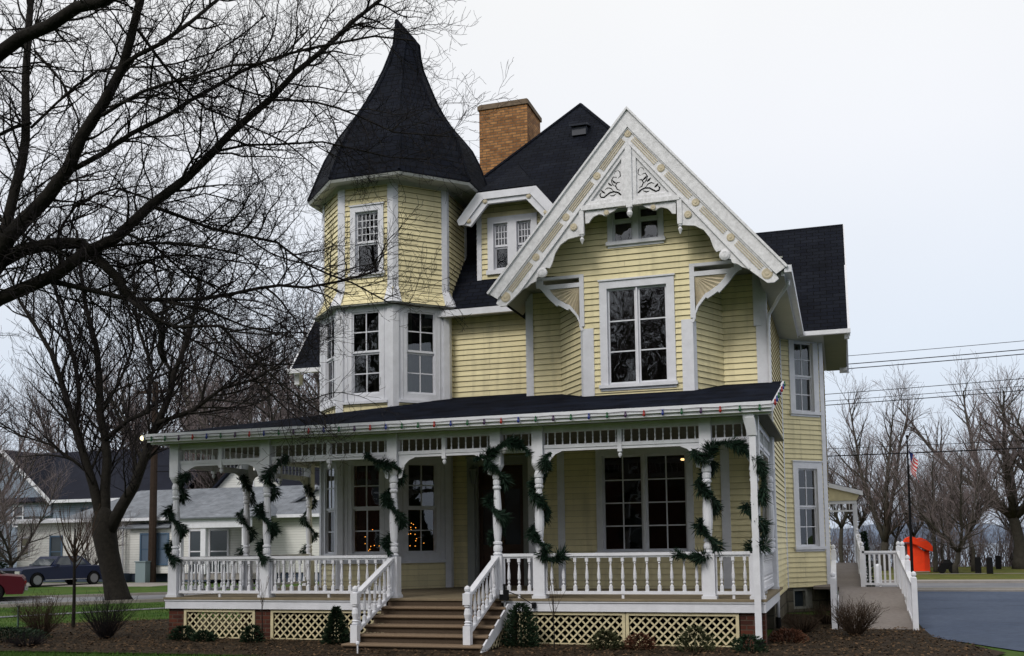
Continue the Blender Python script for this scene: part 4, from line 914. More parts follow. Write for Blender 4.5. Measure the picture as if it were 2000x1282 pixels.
m=MB(); m.slab([(-3.8,33,3.42),(-.9,32.9,3.62),(-.9,36,3.62),(-3.8,36,3.42)],.05); m.slab([(-.9,32.9,3.62),(.62,32.9,3.20),(.62,36,3.20),(-.9,36,3.62)],.05); m.build('roof',shingle,BP)
m=MB(); m.hexa([(-.9,32.86,3.47),(.64,32.86,3.04),(.64,32.9,3.04),(-.9,32.9,3.47),(-.9,32.86,3.6),(.64,32.86,3.18),(.64,32.9,3.18),(-.9,32.9,3.6)]); m.box(-1.2,.45,32.98,33.06,2.80,2.9); m.build('bargeboard',white,BP)
m=MB(); m.prism(Fr((-1.3,32.95),(1,32.95)),[(0,2.9),(1.75,2.9),(1.85,3.08),(.4,3.47),(0,3.4)],-.03,0); m.build('gable_panel',cream,BP)
m=MB(); m.box(.36,.46,33.0,33.1,.9,2.85); m.box(.36,.46,35.6,35.7,.9,2.85); m.box(-1.3,.46,33,36,.86,.94)
for i in range(16): m.box(-1.1+i*.095,-1.08+i*.095,33.0,33.03,2.62,2.8)
m.box(-1.2,.45,32.99,33.05,2.56,2.61); m.build('porch_frame',white,BP)
# ================================================================== STREET THINGS, RIGHT
FPo=thing('flagpole',(3.17,53.7,0),'thin dark flagpole with a limp striped flag beyond the street','flagpole')
m=MB(); m.tube([(Vector((3.17,53.7,0)),.075),(Vector((3.19,53.7,3.5)),.06),(Vector((3.21,53.7,6.7)),.035)],8); m.ball((3.21,53.7,6.76),.07); m.build('pole',MT['black_metal'],FPo)
rf,wf,bf=mat('flag_red',(.50,.03,.03),.8,.1),mat('flag_white',(.62,.62,.64),.8,.1),mat('flag_blue',(.02,.035,.13),.8,.1)
def flagpt(a,b): # a across (0..1) from hoist, b down
    return Vector((3.25+.42*a*(.75+.25*math.cos(5*b))+.05*math.sin(6*a+3*b)+.05*b,53.62+.10*math.sin(9*a+2*b),6.05-.5*a-.95*b-.15*a*b))
fms=[MB(),MB(),MB()]
for i in range(10):
    for j in range(13):
        a0,a1,b0,b1=i/10,(i+1)/10,j/13,(j+1)/13; k=2 if (a1<=.45 and b1<=.5) else j%2
        fms[k].poly([flagpt(a0,b0),flagpt(a1,b0),flagpt(a1,b1),flagpt(a0,b1)])
fo=fms[0].build('flag',rf,FPo,fix=False); fms[1].build('flag_stripes',wf,fo,fix=False); fms[2].build('flag_canton',bf,fo,fix=False)
TN=thing('orange_tent',(3.75,57,0),'bright orange red canvas booth with a curved canopy beyond the street','tent')
Ft=Fr((3.2,57),(4.2,57)); m=MB(); m.prism(Ft,[(.0,.0),(.80,.0),(.80,1.05),(.35,1.45),(-.02,1.5)],-1.2,0); m.hexa([(3.98,56.99,0),(4.25,57.2,0),(4.25,58.1,0),(3.98,58.1,0),(3.98,56.99,1.05),(4.25,57.2,1.12),(4.25,58.1,1.12),(3.98,58.1,1.05)]); m.build('booth_body',orange,TN)
m=MB(); pr=[(-.28,1.54),(-.16,1.60),(-.06,1.76),(.12,1.84),(.36,1.80),(.44,1.72),(.62,1.78),(.86,1.68),(1.06,1.50),(1.30,1.14),(1.34,1.04),(1.22,1.06),(.92,1.12),(.50,1.36),(.10,1.54),(-.1,1.56)]
m.prism(Ft,pr,-1.1,.25); m.build('canopy',orange,TN)
m=MB(); m.box(3.0,3.22,57.3,58.0,0,1.45); m.build('side_panel',greyp,TN); m=MB(); m.box(3.24,4.2,56.9,58.3,0,.05); m.build('base_slab',conc,TN)
for i,(x,y,h_,lb) in enumerate(((6.26,54.9,.80,'left of the pair of black wooden posts on the far lawn'),(6.62,53.6,.80,'right of the pair of black wooden posts on the far lawn'),(8.1,62.0,.75,'black post standing apart, deepest on the far lawn near the big tree'))):
    m=MB(); m.box(x-.13,x+.13,y-.13,y+.13,0,h_*.93); m.hexa([(x-.13,y-.13,h_*.93),(x+.13,y-.13,h_*.93),(x+.13,y+.13,h_*.93),(x-.13,y+.13,h_*.93),(x-.10,y-.10,h_),(x+.10,y-.10,h_),(x+.10,y+.10,h_),(x-.10,y+.10,h_)]); single(m,'lawn_post',MT['black_metal'],(x,y,0),lb,'post','black posts on the far lawn')
for x,y,h_,lb in ((.98,44.6,.62,'left short white bollard seen through the ramp balusters'),(1.22,40.6,.80,'right white bollard seen through the ramp balusters')):
    m=MB(); m.lathe(x,y,[(0,.12),(h_-.08,.12),(h_-.02,.09),(h_,.02)],10); single(m,'bollard',white,(x,y,0),lb,'bollard','white bollards by the ramp')
mo=thing('motor_mower',(4.9,55.0,0),'small black machine parked under the leaning tree','machine')
m=MB(); m.box(4.55,5.15,54.8,55.3,.2,.5); m.hexa([(4.65,54.8,.5),(5.1,54.8,.5),(5.1,55.3,.5),(4.65,55.3,.5),(4.75,54.9,.68),(5.0,54.9,.68),(5.0,55.2,.68),(4.75,55.2,.68)]); m.build('machine_body',MT['black_metal'],mo)
for x in (4.6,5.1): m=MB(); m.lathe(0,0,[(0,.2),(.1,.2)],12,axis=((x,54.78,.2),(0,-1,0))); m.build('wheel',MT['black_metal'],mo)
# power lines and poles
def cable(z0,z1,y,r_,lb,sag=.6,x0=-33.8,x1=31):
    m=MB(); n=30; m.tube([(Vector((x0+(x1-x0)*i/n,y,z0+(z1-z0)*i/n-sag*4*(i/n)*(1-i/n))),r_) for i in range(n+1)],5); single(m,'power_line',MT['black_metal'],(x0,y,z0),lb,'cable','overhead cables along the street',uv=False)
cable(9.9,10.7,44.9,.012,'topmost faint overhead wire right of the house roof',.9)
cable(9.5,10.3,44.6,.019,'upper line of the close dark pair of overhead wires',.9); cable(9.3,10.15,44.4,.019,'lower line of the close dark pair of overhead wires',.95)
cable(8.1,9.3,44.7,.014,'thin overhead wire just below the dark pair',.9); cable(7.85,8.95,44.6,.012,'thin overhead wire in the middle of the lower group',.9); cable(7.65,8.75,44.4,.018,'lowest thin wire above the bare tree tops',.9)
cable(6.0,5.95,44.8,.012,'faint wire crossing behind the flagpole top',.45); cable(5.7,5.7,44.6,.024,'thick lowest cable crossing in front of the right hand trees',.5)
for px_,py_,lb,hh in ((-33.8,44.6,'brown wooden utility pole behind the porch corner on the left',10.4),(31,44.6,'wooden utility pole far right along the street',11)):
    up_=thing('utility_pole',(px_,py_,0),lb,'utility pole','utility poles'); m=MB(); m.tube([(Vector((px_,py_,0)),.22),(Vector((px_+.05,py_,hh)),.15)],10); m.build('pole',mat('brown_pole_wood',(.040,.028,.022),.9,.1,noise=(6,.3)) if 'brown_pole_wood' not in MT else MT['brown_pole_wood'],up_)
    m=MB(); m.box(px_-1.1,px_+1.1,py_-.08,py_+.08,hh-.6,hh-.45); m.build('crossarm',MT['brown_pole_wood'],up_)
pb=thing('utility_cabinet',(-34.05,44.2,0),'pale blue grey utility cabinet at the foot of the wooden pole','cabinet'); m=MB(); m.box(-34.35,-33.75,44.0,44.5,0,1.05); m.build('cabinet_body',mat('blue_grey_cabinet',(.20,.26,.28),.6,.3),pb); m=MB(); m.slab([(-34.39,43.96,1.1),(-33.71,43.96,1.1),(-33.71,44.54,1.1),(-34.39,44.54,1.1)],.05); m.build('lid',MT['blue_grey_cabinet'],pb)
st=MB(); st.box(-15.60,-15.57,16.44,16.47,0,.60); st.box(-15.61,-15.56,16.43,16.48,.58,.61); single(st,'garden_stake',mat('dull_green_metal',(.05,.09,.07),.6,.3),(-15.6,16.45,0),'thin green stake in the bed at the far left edge','stake')
lt=MB(); lt.lathe(-7.25,14.6,[(0,.012),(.16,.012),(.17,.03),(.2,.028),(.22,.01)],8); single(lt,'path_light',white,(-7.25,14.6,0),'tiny white path light in front of the bottom stair','path light')
# ================================================================== NEIGHBOUR HOUSES, LEFT
nwhite=mat('cream_white_siding',(.74,.74,.72),.7,.2,noise=(.8,.08),brick=(50,.13,.010,(.52,.52,.51),(.71,.71,.69)))
nblue=mat('pale_blue_siding',(.25,.30,.38),.7,.2,brick=(50,.13,.012,(.16,.19,.25),(.25,.30,.38)))
nroof=mat('dark_neighbour_shingle',(.016,.018,.028),.9,.1,noise=(1,.2)); nroof2=mat('light_grey_shingle',(.20,.215,.245),.9,.1,noise=(2,.3),brick=(.4,.2,.012,(.14,.15,.17),(.16,.175,.20)))
nfound=mat('blue_grey_foundation',(.075,.095,.14),.9,.1,noise=(2,.2)); ntrim=mat('blue_shutter_trim',(.07,.12,.19),.6,.3)
ngl=mat('dark_house_glass',(.035,.045,.055),.12,.7)
def nwin(par,F,u0,u1,z0,z1,tm=None,mid=True,cas=.09,g_m=None):
    m=MB(); c=cas; m.fb(F,u0-c,u0,z0-c,z1+c,0,.05); m.fb(F,u1,u1+c,z0-c,z1+c,0,.05); m.fb(F,u0,u1,z1,z1+c,0,.05); m.fb(F,u0,u1,z0-c,z0,0,.06)
    if mid: m.fb(F,u0,u1,(z0+z1)/2-.03,(z0+z1)/2+.03,0,.03)
    wo=m.build('window',tm or white,par); g=MB(); g.fb(F,u0,u1,z0,z1,-.02,.012); g.build('pane',g_m or ngl,wo); return wo
N1=thing('white_house',(-36,46,0),'long low cream white house with grey hipped roof and columned porch across the street','house')
F1=Fr((-43.2,45.4),(-35.75,45.4)); F2=Fr((-35.75,45.4),(-31.9,45.4))
m=MB(); m.box(-43.2,-24.5,45.4,54,.46,3.36); m.build('wall',nwhite,N1); m=MB(); m.box(-43.1,-24.6,45.5,53.9,0,.46); m.box(-36,-35.75,44.9,45.5,0,.46); m.build('foundation',nfound,N1)
m=MB(); m.box(-35.4,-32.75,44.9,45.4,.46,2.75); m.build('bay_wall',nwhite,N1)
m=MB(); m.slab([(-36.0,44.6,2.82),(-32.8,44.6,2.82),(-33.2,45.4,3.1),(-35.6,45.4,3.1)],.06); m.slab([(-39.9,44.9,3.36),(-24.2,44.9,3.36),(-26.5,48.5,5.0),(-37.6,48.5,5.0)],.08); m.slab([(-39.9,44.9,3.36),(-37.6,48.5,5.0),(-26.5,48.5,5.0),(-24.2,54,3.36),(-39.9,54,3.36)],.08); m.slab([(-24.2,44.9,3.36),(-26.5,48.5,5.0),(-24.2,54,3.36)],.08); m.build('roof',nroof2,N1)
m=MB(); m.box(-43.4,-24.2,44.85,45.0,3.18,3.34); m.box(-43.3,-39.8,44.9,54,3.34,3.42); m.tube([(Vector((-36.1,45.2,3.2)),.05),(Vector((-36.1,45.2,.5)),.05),(Vector((-36.3,45.0,.35)),.05)],6); m.build('eave_trim',white,N1)
nwin(N1,F1,.30,.78,1.5,2.38,g_m=mat('tan_blind',(.22,.22,.15),.6,.3)); nwin(N1,F1,2.3,2.98,.85,2.42,tm=ntrim)
FB_=Fr((-35.7,44.9),(-33,44.9)); nwin(N1,FB_,1.02,1.52,.95,2.45,tm=ntrim,g_m=mat('blue_grey_pane',(.10,.14,.20),.3,.5)); nwin(N1,FB_,2.0,2.62,.95,2.45,tm=ntrim,g_m=MT['blue_grey_pane'])
# columned porch
m=MB(); m.box(-31.0,-27.0,42.9,45.4,.2,.46); m.build('porch_floor',conc,N1)
m=MB(); m.slab([(-31.3,42.5,3.2),(-26.7,42.5,3.2),(-27.5,45.4,4.2),(-30.5,45.4,4.2)],.08); m.slab([(-31.3,42.5,3.2),(-30.5,45.4,4.2),(-31.3,45.4,3.3)],.06); m.slab([(-26.7,42.5,3.2),(-27.5,45.4,4.2),(-26.7,45.4,3.3)],.06); m.build('porch_roof',nroof2,N1)
m=MB(); m.box(-31.1,-26.9,42.7,42.95,2.70,3.14)
for x in (-30.9,-29.5,-27.2): m.box(x-.14,x+.14,42.75,43.0,.46,2.75)
m.box(-30.9,-27.2,42.82,42.88,1.22,1.28); 
for i in range(22): m.box(-30.85+i*.165,-30.81+i*.165,42.83,42.87,.5,1.22)
build_split(m,'porch_column',white,N1)
FPq=Fr((-32.6,45.38),(-28.2,45.38)); nwin(N1,FPq,.55,1.35,.5,2.6); nwin(N1,FPq,1.75,2.75,.5,2.6)
# gable behind the porch
N2=thing('gabled_white_house',(-31,50,0),'white gabled house with one small attic window rising behind the columned porch','house')
m=MB(); Fq=Fr((-34.2,49.2),(-27.8,49.2)); m.prism(Fq,[(0,2.8),(6.4,2.8),(6.4,4.0),(3.2,7.0),(0,4.0)],-8,0); m.box(-34.2,-27.8,49.2,57,0,2.8); m.build('wall',nwhite,N2)
m=MB(); m.slab([(-31,48.9,7.1),(-34.6,48.9,3.75),(-34.6,57,3.75),(-31,57,7.1)],.1); m.slab([(-31,48.9,7.1),(-27.4,48.9,3.75),(-27.4,57,3.75),(-31,57,7.1)],.1); m.build('roof',nroof,N2); nwin(N2,Fq,2.75,3.4,4.75,5.75)
N3=thing('blue_house',(-46,56,0),'pale blue house with steep dark roof at the far left edge','house')
m=MB(); Fq=Fr((-60,56),(-44.0,56)); m.box(-60,-44.0,56,66,0,5.1); m.prism(Fr((-58,55.8),(-50,55.8)),[(0,4),(7.6,4),(7.6,5),(3.8,8.4),(0,5)],-9,0); m.build('wall',nblue,N3)
m=MB(); m.slab([(-62,55.4,5.0),(-40.0,55.4,5.0),(-40.0,60.5,8.8),(-62,60.5,8.8)],.12); m.slab([(-62,60.5,8.8),(-40.0,60.5,8.8),(-40,66,5),(-62,66,5)],.12); m.slab([(-54.2,55.3,8.6),(-50.0,55.3,4.9),(-50,62,4.9),(-54.2,62,8.6)],.1); m.slab([(-54.2,55.3,8.6),(-58.4,55.3,4.9),(-58.4,62,4.9),(-54.2,62,8.6)],.1); m.build('roof',nroof,N3)
m=MB(); m.hexa([(-54.2,55.2,8.4),(-49.9,55.2,4.7),(-49.9,55.3,4.7),(-54.2,55.3,8.4),(-54.2,55.2,8.7),(-49.9,55.2,5.0),(-49.9,55.3,5.0),(-54.2,55.3,8.7)]); m.hexa([(-58.5,55.2,4.7),(-54.2,55.2,8.4),(-54.2,55.3,8.4),(-58.5,55.3,4.7),(-58.5,55.2,5.0),(-54.2,55.2,8.7),(-54.2,55.3,8.7),(-58.5,55.3,5.0)]); m.box(-50,-40,55.3,55.4,4.85,5.05); m.build('rake_trim',white,N3)
nwin(N3,Fr((-58,55.8),(-50,55.8)),4.6,5.3,3.4,4.7); nwin(N3,Fq,12.0,12.8,3.2,4.4,tm=ntrim); m=MB(); m.box(-44.0,-40.2,56.5,66,0,5.0); m.build('wing_wall',nblue,N3)
N4=thing('rear_white_house',(-27,50,0),'white sided house end wall with one dark window seen through the left porch bay','house')
m=MB(); m.prism(Fr((-28.6,46.5),(-22.6,46.5)),[(0,0),(6,0),(6,3.0),(3.4,4.6),(0,3.0)],-7,0); m.build('wall',nwhite,N4); m=MB(); m.slab([(-28.9,46.2,2.9),(-25.2,46.2,4.75),(-25.2,53.6,4.75),(-28.9,53.6,2.9)],.1); m.slab([(-22.2,46.2,2.8),(-25.2,46.2,4.75),(-25.2,53.6,4.75),(-22.2,53.6,2.8)],.1); m.build('roof',nroof2,N4); nwin(N4,Fr((-28.6,46.5),(-22.6,46.5)),1.9,2.5,.8,2.2); nwin(N4,Fr((-28.6,46.5),(-22.6,46.5)),3.9,4.5,.8,2.2,tm=ntrim)
# ================================================================== CARS
chrome=mat('chrome_trim',(.55,.56,.58),.2,.6,metal=.8); tyre=mat('black_tyre_rubber',(.012,.012,.013),.9,.1); rimm=mat('silver_wheel_rim',(.24,.245,.26),.35,.5,metal=.4)
def car(name,loc,rz,paint,label,L,W,Hb,Ht,hood,trunk,cab,wr=.31,wx=None):
    """local x forward; hood/trunk lengths, cab=(windscreen base, roof front, roof rear, rear glass base)"""
    c=thing(name,loc,label,'car','cars parked on the left',rz); h=L/2; w2=W/2; OFFc=None
    wf_,wb_=wx or (h-.85,-h+.95)
    def arch(x): return [(x+ (wr+.07)*math.cos(a),wr*.9+(wr+.07)*math.sin(a)) for a in [math.pi*k/8 for k in range(9)]]
    prof=[(h,.30),(h+.03,.50),(h-.02,Hb-.12),(h-.12,Hb-.04),(cab[0],Hb+.05),(cab[3],Hb+.06),(-h+.08,Hb),(-h,Hb-.1),(-h-.02,.5),(-h+.02,.32)]
    lower=[(wb_-(wr+.07),.24)]+arch(wb_)[::-1][0:0]+[(x,z) for x,z in arch(wb_)[::-1]]+[(x,z) for x,z in arch(wf_)[::-1]]+[(wf_+wr+.07,.24)]
    pts=prof+[(-h+.05,.24)]+lower+[(h-.05,.24)]
    m=MB(); n=len(pts)
    lay=[(-w2,.0,1.0),(-w2+.0,.0,1.0)]
    def ring(y,ins):
        i=len(m.v)
        for x,z in pts: m.v.append((x*(1-ins*.5*abs(x)/h/h*.3),y,z if z<Hb-.15 else z-ins*.25))
        return list(range(i,i+n))
    rs=[ring(-w2+.10,.3),ring(-w2+.02,.08),ring(-w2,0) ,ring(w2,0),ring(w2-.02,.08),ring(w2-.10,.3)]
    rs=[ring(-w2+.06,.22),ring(-w2,0),ring(-w2+.12,.0),ring(w2-.12,0),ring(w2,0),ring(w2-.06,.22)][:6]
    m=MB(); r0_=ring(-w2,.16); r1_=ring(-w2+.09,0); r2_=ring(w2-.09,0); r3_=ring(w2,.16)
    for a,b in ((r0_,r1_),(r1_,r2_),(r2_,r3_)):
        for k in range(n): l=(k+1)%n; m.f.append((a[k],a[l],b[l],b[k]))
    m.f.append(tuple(r0_)); m.f.append(tuple(r3_[::-1]))
    # cabin
    ci=.16; a,b_,c_,d=cab; z0=Hb+.0; m.hexa([(d,-w2+.06,z0),(a,-w2+.06,z0),(a,w2-.06,z0),(d,w2-.06,z0),(c_,-w2+ci+.06,Ht),(b_,-w2+ci+.06,Ht),(b_,w2-ci-.06,Ht),(c_,w2-ci-.06,Ht)])
    body=m.build('body',paint,c,local=True)
    g=MB()
    def q(pts_,off): 
        p=[Vector(x) for x in pts_]; nn=(p[1]-p[0]).cross(p[2]-p[0]).normalized()*off; g.poly([x+nn for x in p])
    def lerp(A,B,t): return Vector(A)+(Vector(B)-Vector(A))*t
    for s in (-1,1):
        B0_,B1_,T1_,T0_=(d,s*(w2-.06),z0),(a,s*(w2-.06),z0),(b_,s*(w2-ci-.06),Ht),(c_,s*(w2-ci-.06),Ht)
        def S(u,v): return lerp(lerp(B0_,B1_,u),lerp(T0_,T1_,u),v)
        for u0_,u1_ in ((.10,.48),(.52,.92)):
            p=[S(u0_,.16),S(u1_,.16),S(u1_-.03,.88),S(u0_+.04,.88)]; p=p if s<0 else p[::-1]; q(p,.012)
    f4=[(a,-w2+.13,z0+.06),(a,w2-.13,z0+.06),(b_,w2-ci-.12,Ht-.05),(b_,-w2+ci+.12,Ht-.05)]; q(f4,.02)
    f4=[(d,w2-.13,z0+.06),(d,-w2+.13,z0+.06),(c_,-w2+ci+.12,Ht-.05),(c_,w2-ci-.12,Ht-.05)]; q(f4,.02)
    g.build('window_glass',carglass,c,local=True,fix=False)
    for x in (wf_,wb_):
        for s in (-1,1):
            t=MB(); ax=((x,s*(w2-.165),wr),(0,s,0)); t.lathe(0,0,[(0,wr-.02),(.02,wr),(.16,wr),(.185,wr-.03),(.186,wr*.62)],18,axis=ax); to=t.build('wheel',tyre,c,local=True)
            t=MB(); t.lathe(0,0,[(.17,wr*.66),(.200,wr*.66),(.205,wr*.55),(.190,wr*.45),(.198,wr*.2),(.215,.02)],14,axis=ax); t.build('rim',rimm,to,local=True)
    m=MB(); m.box(h,h+.09,-w2+.02,w2-.02,.36,.48); m.box(-h-.09,-h,-w2+.02,w2-.02,.36,.48); m.build('bumper',chrome,c,local=True)
    m=MB(); m.box(h-.01,h+.02,-w2*.5,w2*.5,.50,Hb-.13); m.build('grille',MT['black_metal'],c,local=True)
    for s in (-1,1):
        m=MB(); m.box(h-.02,h+.03,s*w2*.74-.17,s*w2*.74+.17,.54,Hb-.16); m.build('headlight',mat('headlight_glass',(.4,.4,.38),.1,.6) if 'headlight_glass' not in MT else MT['headlight_glass'],c,local=True)
        m=MB(); m.box(-h-.03,-h+.03,s*w2*.74-.18,s*w2*.74+.18,.56,Hb-.18); m.build('tail_light',mat('red_tail_lens',(.22,.01,.01),.2,.5) if 'red_tail_lens' not in MT else MT['red_tail_lens'],c,local=True)
        m=MB(); m.box(a-.35,a-.15,s*(w2+.03)-.06,s*(w2+.03)+.06,Hb+.02,Hb+.14); m.build('wing_mirror',paint,c,local=True)
        m=MB(); m.box(wb_+wr+.1,wf_-wr-.1,s*(w2+.005)-.012,s*(w2+.005)+.012,.30,.34); m.build('side_trim',chrome,c,local=True)
    return c
navy=mat('dark_navy_car_paint',(.008,.014,.045),.3,.4); maroon=mat('maroon_car_paint',(.070,.006,.012),.3,.35)
car('parked_car',(-36.3,40.6,0),R(258),navy,'dark navy boxy saloon parked in front of the white house',4.9,1.8,.92,1.42,1.5,1.0,(.85,.35,-.95,-1.45),wr=.33)
car('parked_car',(-28.55,27.3,0),R(222),maroon,'maroon saloon cut off by the left edge, parked on the street',4.3,1.66,.86,1.28,1.3,.9,(.75,.15,-1.0,-1.5),wr=.31)
pp=MB(); pp.box(-26.62,-26.45,29.35,29.48,.02,.07); pp.box(-26.5,-26.35,29.4,29.5,.02,.05); single(pp,'paper_litter',white,(-26.5,29.4,0),'scrap of white paper lying at the far kerb by the maroon car','litter')
NEAR={
'trunk':[(-14.9,12.6,-0.35,0.388),(-14.8,12.67,1.52,0.367),(-14.46,12.73,3.17,0.352),(-14.13,12.77,4.33,0.341),(-13.67,12.8,5.15,0.332)],
'a':[(-13.67,12.8,5.15,0.166),(-13.18,12.92,5.55,0.15),(-12.85,13.0,5.75,0.143),(-12.34,13.1,5.97,0.133),(-11.91,13.19,6.14,0.125),(-11.46,13.3,6.46,0.117),(-10.96,13.4,6.69,0.108),(-10.4,13.55,7.22,0.097),(-9.87,13.68,7.62,0.088),(-9.43,13.81,8.07,0.08),(-8.51,14.05,8.94,0.063),(-7.79,14.25,9.64,0.051),(-7.22,14.39,10.13,0.042),(-6.81,14.5,10.5,0.035),(-6.41,14.6,10.82,0.029)],
'b':[(-13.67,12.8,5.15,0.216),(-13.23,12.76,5.69,0.191),(-12.8,12.73,6.15,0.175),(-12.43,12.69,6.6,0.161),(-12.11,12.67,6.87,0.151),(-11.65,12.64,7.15,0.139),(-11.19,12.61,7.58,0.126),(-10.93,12.57,8.02,0.116),(-10.53,12.54,8.52,0.103),(-10.14,12.5,9.0,0.09),(-9.92,12.46,9.52,0.08),(-9.78,12.43,9.96,0.071),(-9.72,12.4,10.5,0.062)],
'c':[(-12.77,12.7,6.14,0.122),(-12.63,12.84,6.91,0.108),(-12.55,12.95,7.53,0.101),(-12.52,13.1,8.44,0.091),(-12.73,13.28,9.6,0.08),(-12.8,13.42,10.48,0.072),(-12.96,13.6,11.7,0.062)],
'd':[(-14.44,12.7,3.17,0.249),(-14.45,12.52,5.66,0.201),(-13.84,12.36,7.66,0.168),(-12.93,12.25,8.92,0.145),(-12.18,12.18,9.39,0.132),(-11.76,12.15,9.58,0.126),(-11.15,12.11,9.62,0.118),(-10.65,12.07,9.81,0.111),(-10.16,12.04,9.78,0.105),(-9.58,12.0,9.93,0.097)],
'e':[(-13.27,12.8,5.7,0.182),(-12.89,13.02,6.41,0.153),(-12.49,13.13,6.57,0.14),(-11.99,13.26,6.67,0.127),(-11.58,13.37,6.63,0.117),(-11.34,13.45,6.4,0.109),(-11.07,13.56,6.11,0.099),(-10.93,13.65,5.82,0.092),(-10.42,13.82,5.37,0.077),(-10.38,13.88,5.15,0.072),(-10.46,13.94,4.95,0.068),(-10.42,14.0,4.72,0.063)],
'f':[(-12.25,13.2,6.08,0.067),(-11.95,13.32,6.03,0.062),(-11.36,13.56,5.86,0.055),(-10.95,13.72,5.77,0.051),(-10.47,13.91,5.74,0.047),(-9.87,14.14,5.77,0.042),(-9.42,14.32,5.84,0.038),(-8.97,14.49,5.94,0.035),(-8.67,14.61,6.01,0.032),(-8.25,14.77,5.95,0.029),(-7.7,14.98,6.08,0.025),(-7.15,15.2,6.25,0.021)],
'g':[(-10.69,13.9,7.35,0.047),(-10.21,14.04,7.18,0.041),(-9.73,14.19,6.94,0.036),(-9.09,14.37,6.79,0.031),(-8.68,14.49,6.68,0.028),(-8.19,14.66,6.31,0.024),(-7.46,14.88,5.97,0.019),(-6.91,15.06,5.66,0.015),(-6.42,15.2,5.57,0.013)],
'h':[(-10.92,13.6,6.82,0.033),(-10.55,13.83,6.64,0.029),(-10.14,14.15,6.21,0.024),(-9.75,14.38,6.02,0.021),(-9.34,14.66,5.7,0.017),(-8.76,15.0,5.37,0.013)],
'i':[(-11.18,12.6,7.53,0.055),(-10.73,12.8,7.83,0.049),(-10.33,12.99,8.18,0.045),(-9.86,13.19,8.44,0.041),(-9.23,13.48,8.97,0.036),(-8.75,13.68,9.28,0.032),(-8.11,13.93,9.54,0.028),(-7.46,14.16,9.72,0.024),(-6.85,14.38,9.85,0.02),(-6.23,14.6,9.76,0.016)],
'j':[(-10.5,12.5,8.29,0.039),(-9.93,12.71,8.68,0.032),(-9.22,12.93,8.89,0.027),(-8.66,13.11,9.04,0.023),(-7.9,13.34,9.17,0.019),(-7.55,13.5,9.62,0.016)],
'k':[(-10.06,12.4,8.95,0.046),(-9.86,12.49,9.12,0.043),(-9.58,12.61,9.3,0.04),(-9.18,12.8,9.7,0.035),(-8.78,13.0,10.11,0.031)],
'l':[(-9.63,14.1,8.19,0.03),(-9.12,14.28,8.3,0.025),(-8.57,14.48,8.34,0.022),(-7.94,14.7,8.36,0.019),(-7.38,14.9,8.21,0.016),(-6.9,15.08,8.1,0.013),(-6.27,15.3,8.06,0.011)],
'm':[(-8.69,14.2,8.98,0.029),(-7.9,14.45,8.93,0.023),(-7.26,14.67,8.71,0.019),(-6.72,14.87,8.41,0.016),(-6.08,15.07,8.36,0.012),(-5.68,15.2,8.31,0.01)],
'n':[(-10.69,13.4,5.67,0.049),(-10.24,13.58,5.33,0.042),(-10.01,13.67,5.2,0.039),(-9.32,13.9,5.24,0.033),(-8.9,14.1,4.77,0.028),(-8.48,14.31,4.3,0.023),(-8.08,14.48,3.97,0.019),(-7.78,14.6,3.76,0.016)],
'o':[(-10.26,13.8,5.67,0.033),(-9.76,14.12,5.57,0.026),(-9.23,14.49,5.31,0.02),(-8.8,14.75,5.24,0.016),(-8.37,15.0,5.25,0.013)],
'p':[(-12.33,13.0,8.63,0.042),(-12.64,13.0,8.59,0.036),(-12.95,13.0,8.5,0.032),(-13.59,13.0,8.46,0.026)],
'q':[(-12.57,13.3,10.03,0.034),(-12.16,13.48,9.51,0.027),(-11.98,13.64,8.93,0.022),(-11.99,13.8,8.37,0.017)],
'r':[(-9.87,12.5,9.53,0.035),(-9.65,13.08,9.03,0.028),(-9.38,13.51,8.67,0.024),(-8.98,13.9,8.52,0.02),(-8.43,14.4,8.29,0.016),(-8.08,14.8,7.96,0.013)],
's':[(-12.9,13.0,7.08,0.038),(-12.46,13.21,6.75,0.033),(-11.71,13.53,6.42,0.027),(-11.09,13.77,6.33,0.024),(-10.4,14.04,6.51,0.02),(-9.7,14.3,6.47,0.017),(-8.92,14.6,6.34,0.013)],
'u':[(-10.4,14.2,5.34,0.03),(-9.81,14.49,4.92,0.023),(-9.21,14.78,4.5,0.019),(-8.78,15.05,3.99,0.015),(-8.48,15.2,3.73,0.013)],
'v':[(-11.94,13.2,6.65,0.033),(-11.72,13.4,7.32,0.028),(-11.08,13.6,7.57,0.024),(-10.35,13.82,7.3,0.019),(-9.71,14.01,7.45,0.016),(-9.06,14.2,7.27,0.013)],
'w':[(-12.51,13.2,8.65,0.03),(-12.18,13.39,9.12,0.026),(-11.59,13.65,9.67,0.023),(-10.7,13.95,9.75,0.02),(-9.73,14.28,10.02,0.016),(-8.95,14.6,10.67,0.013)],
't':[(-11.51,13.3,6.5,0.037),(-11.03,13.56,6.61,0.031),(-10.54,13.82,6.68,0.027),(-9.97,14.12,6.67,0.022),(-9.31,14.46,6.51,0.017),(-8.84,14.8,6.03,0.013)],
}
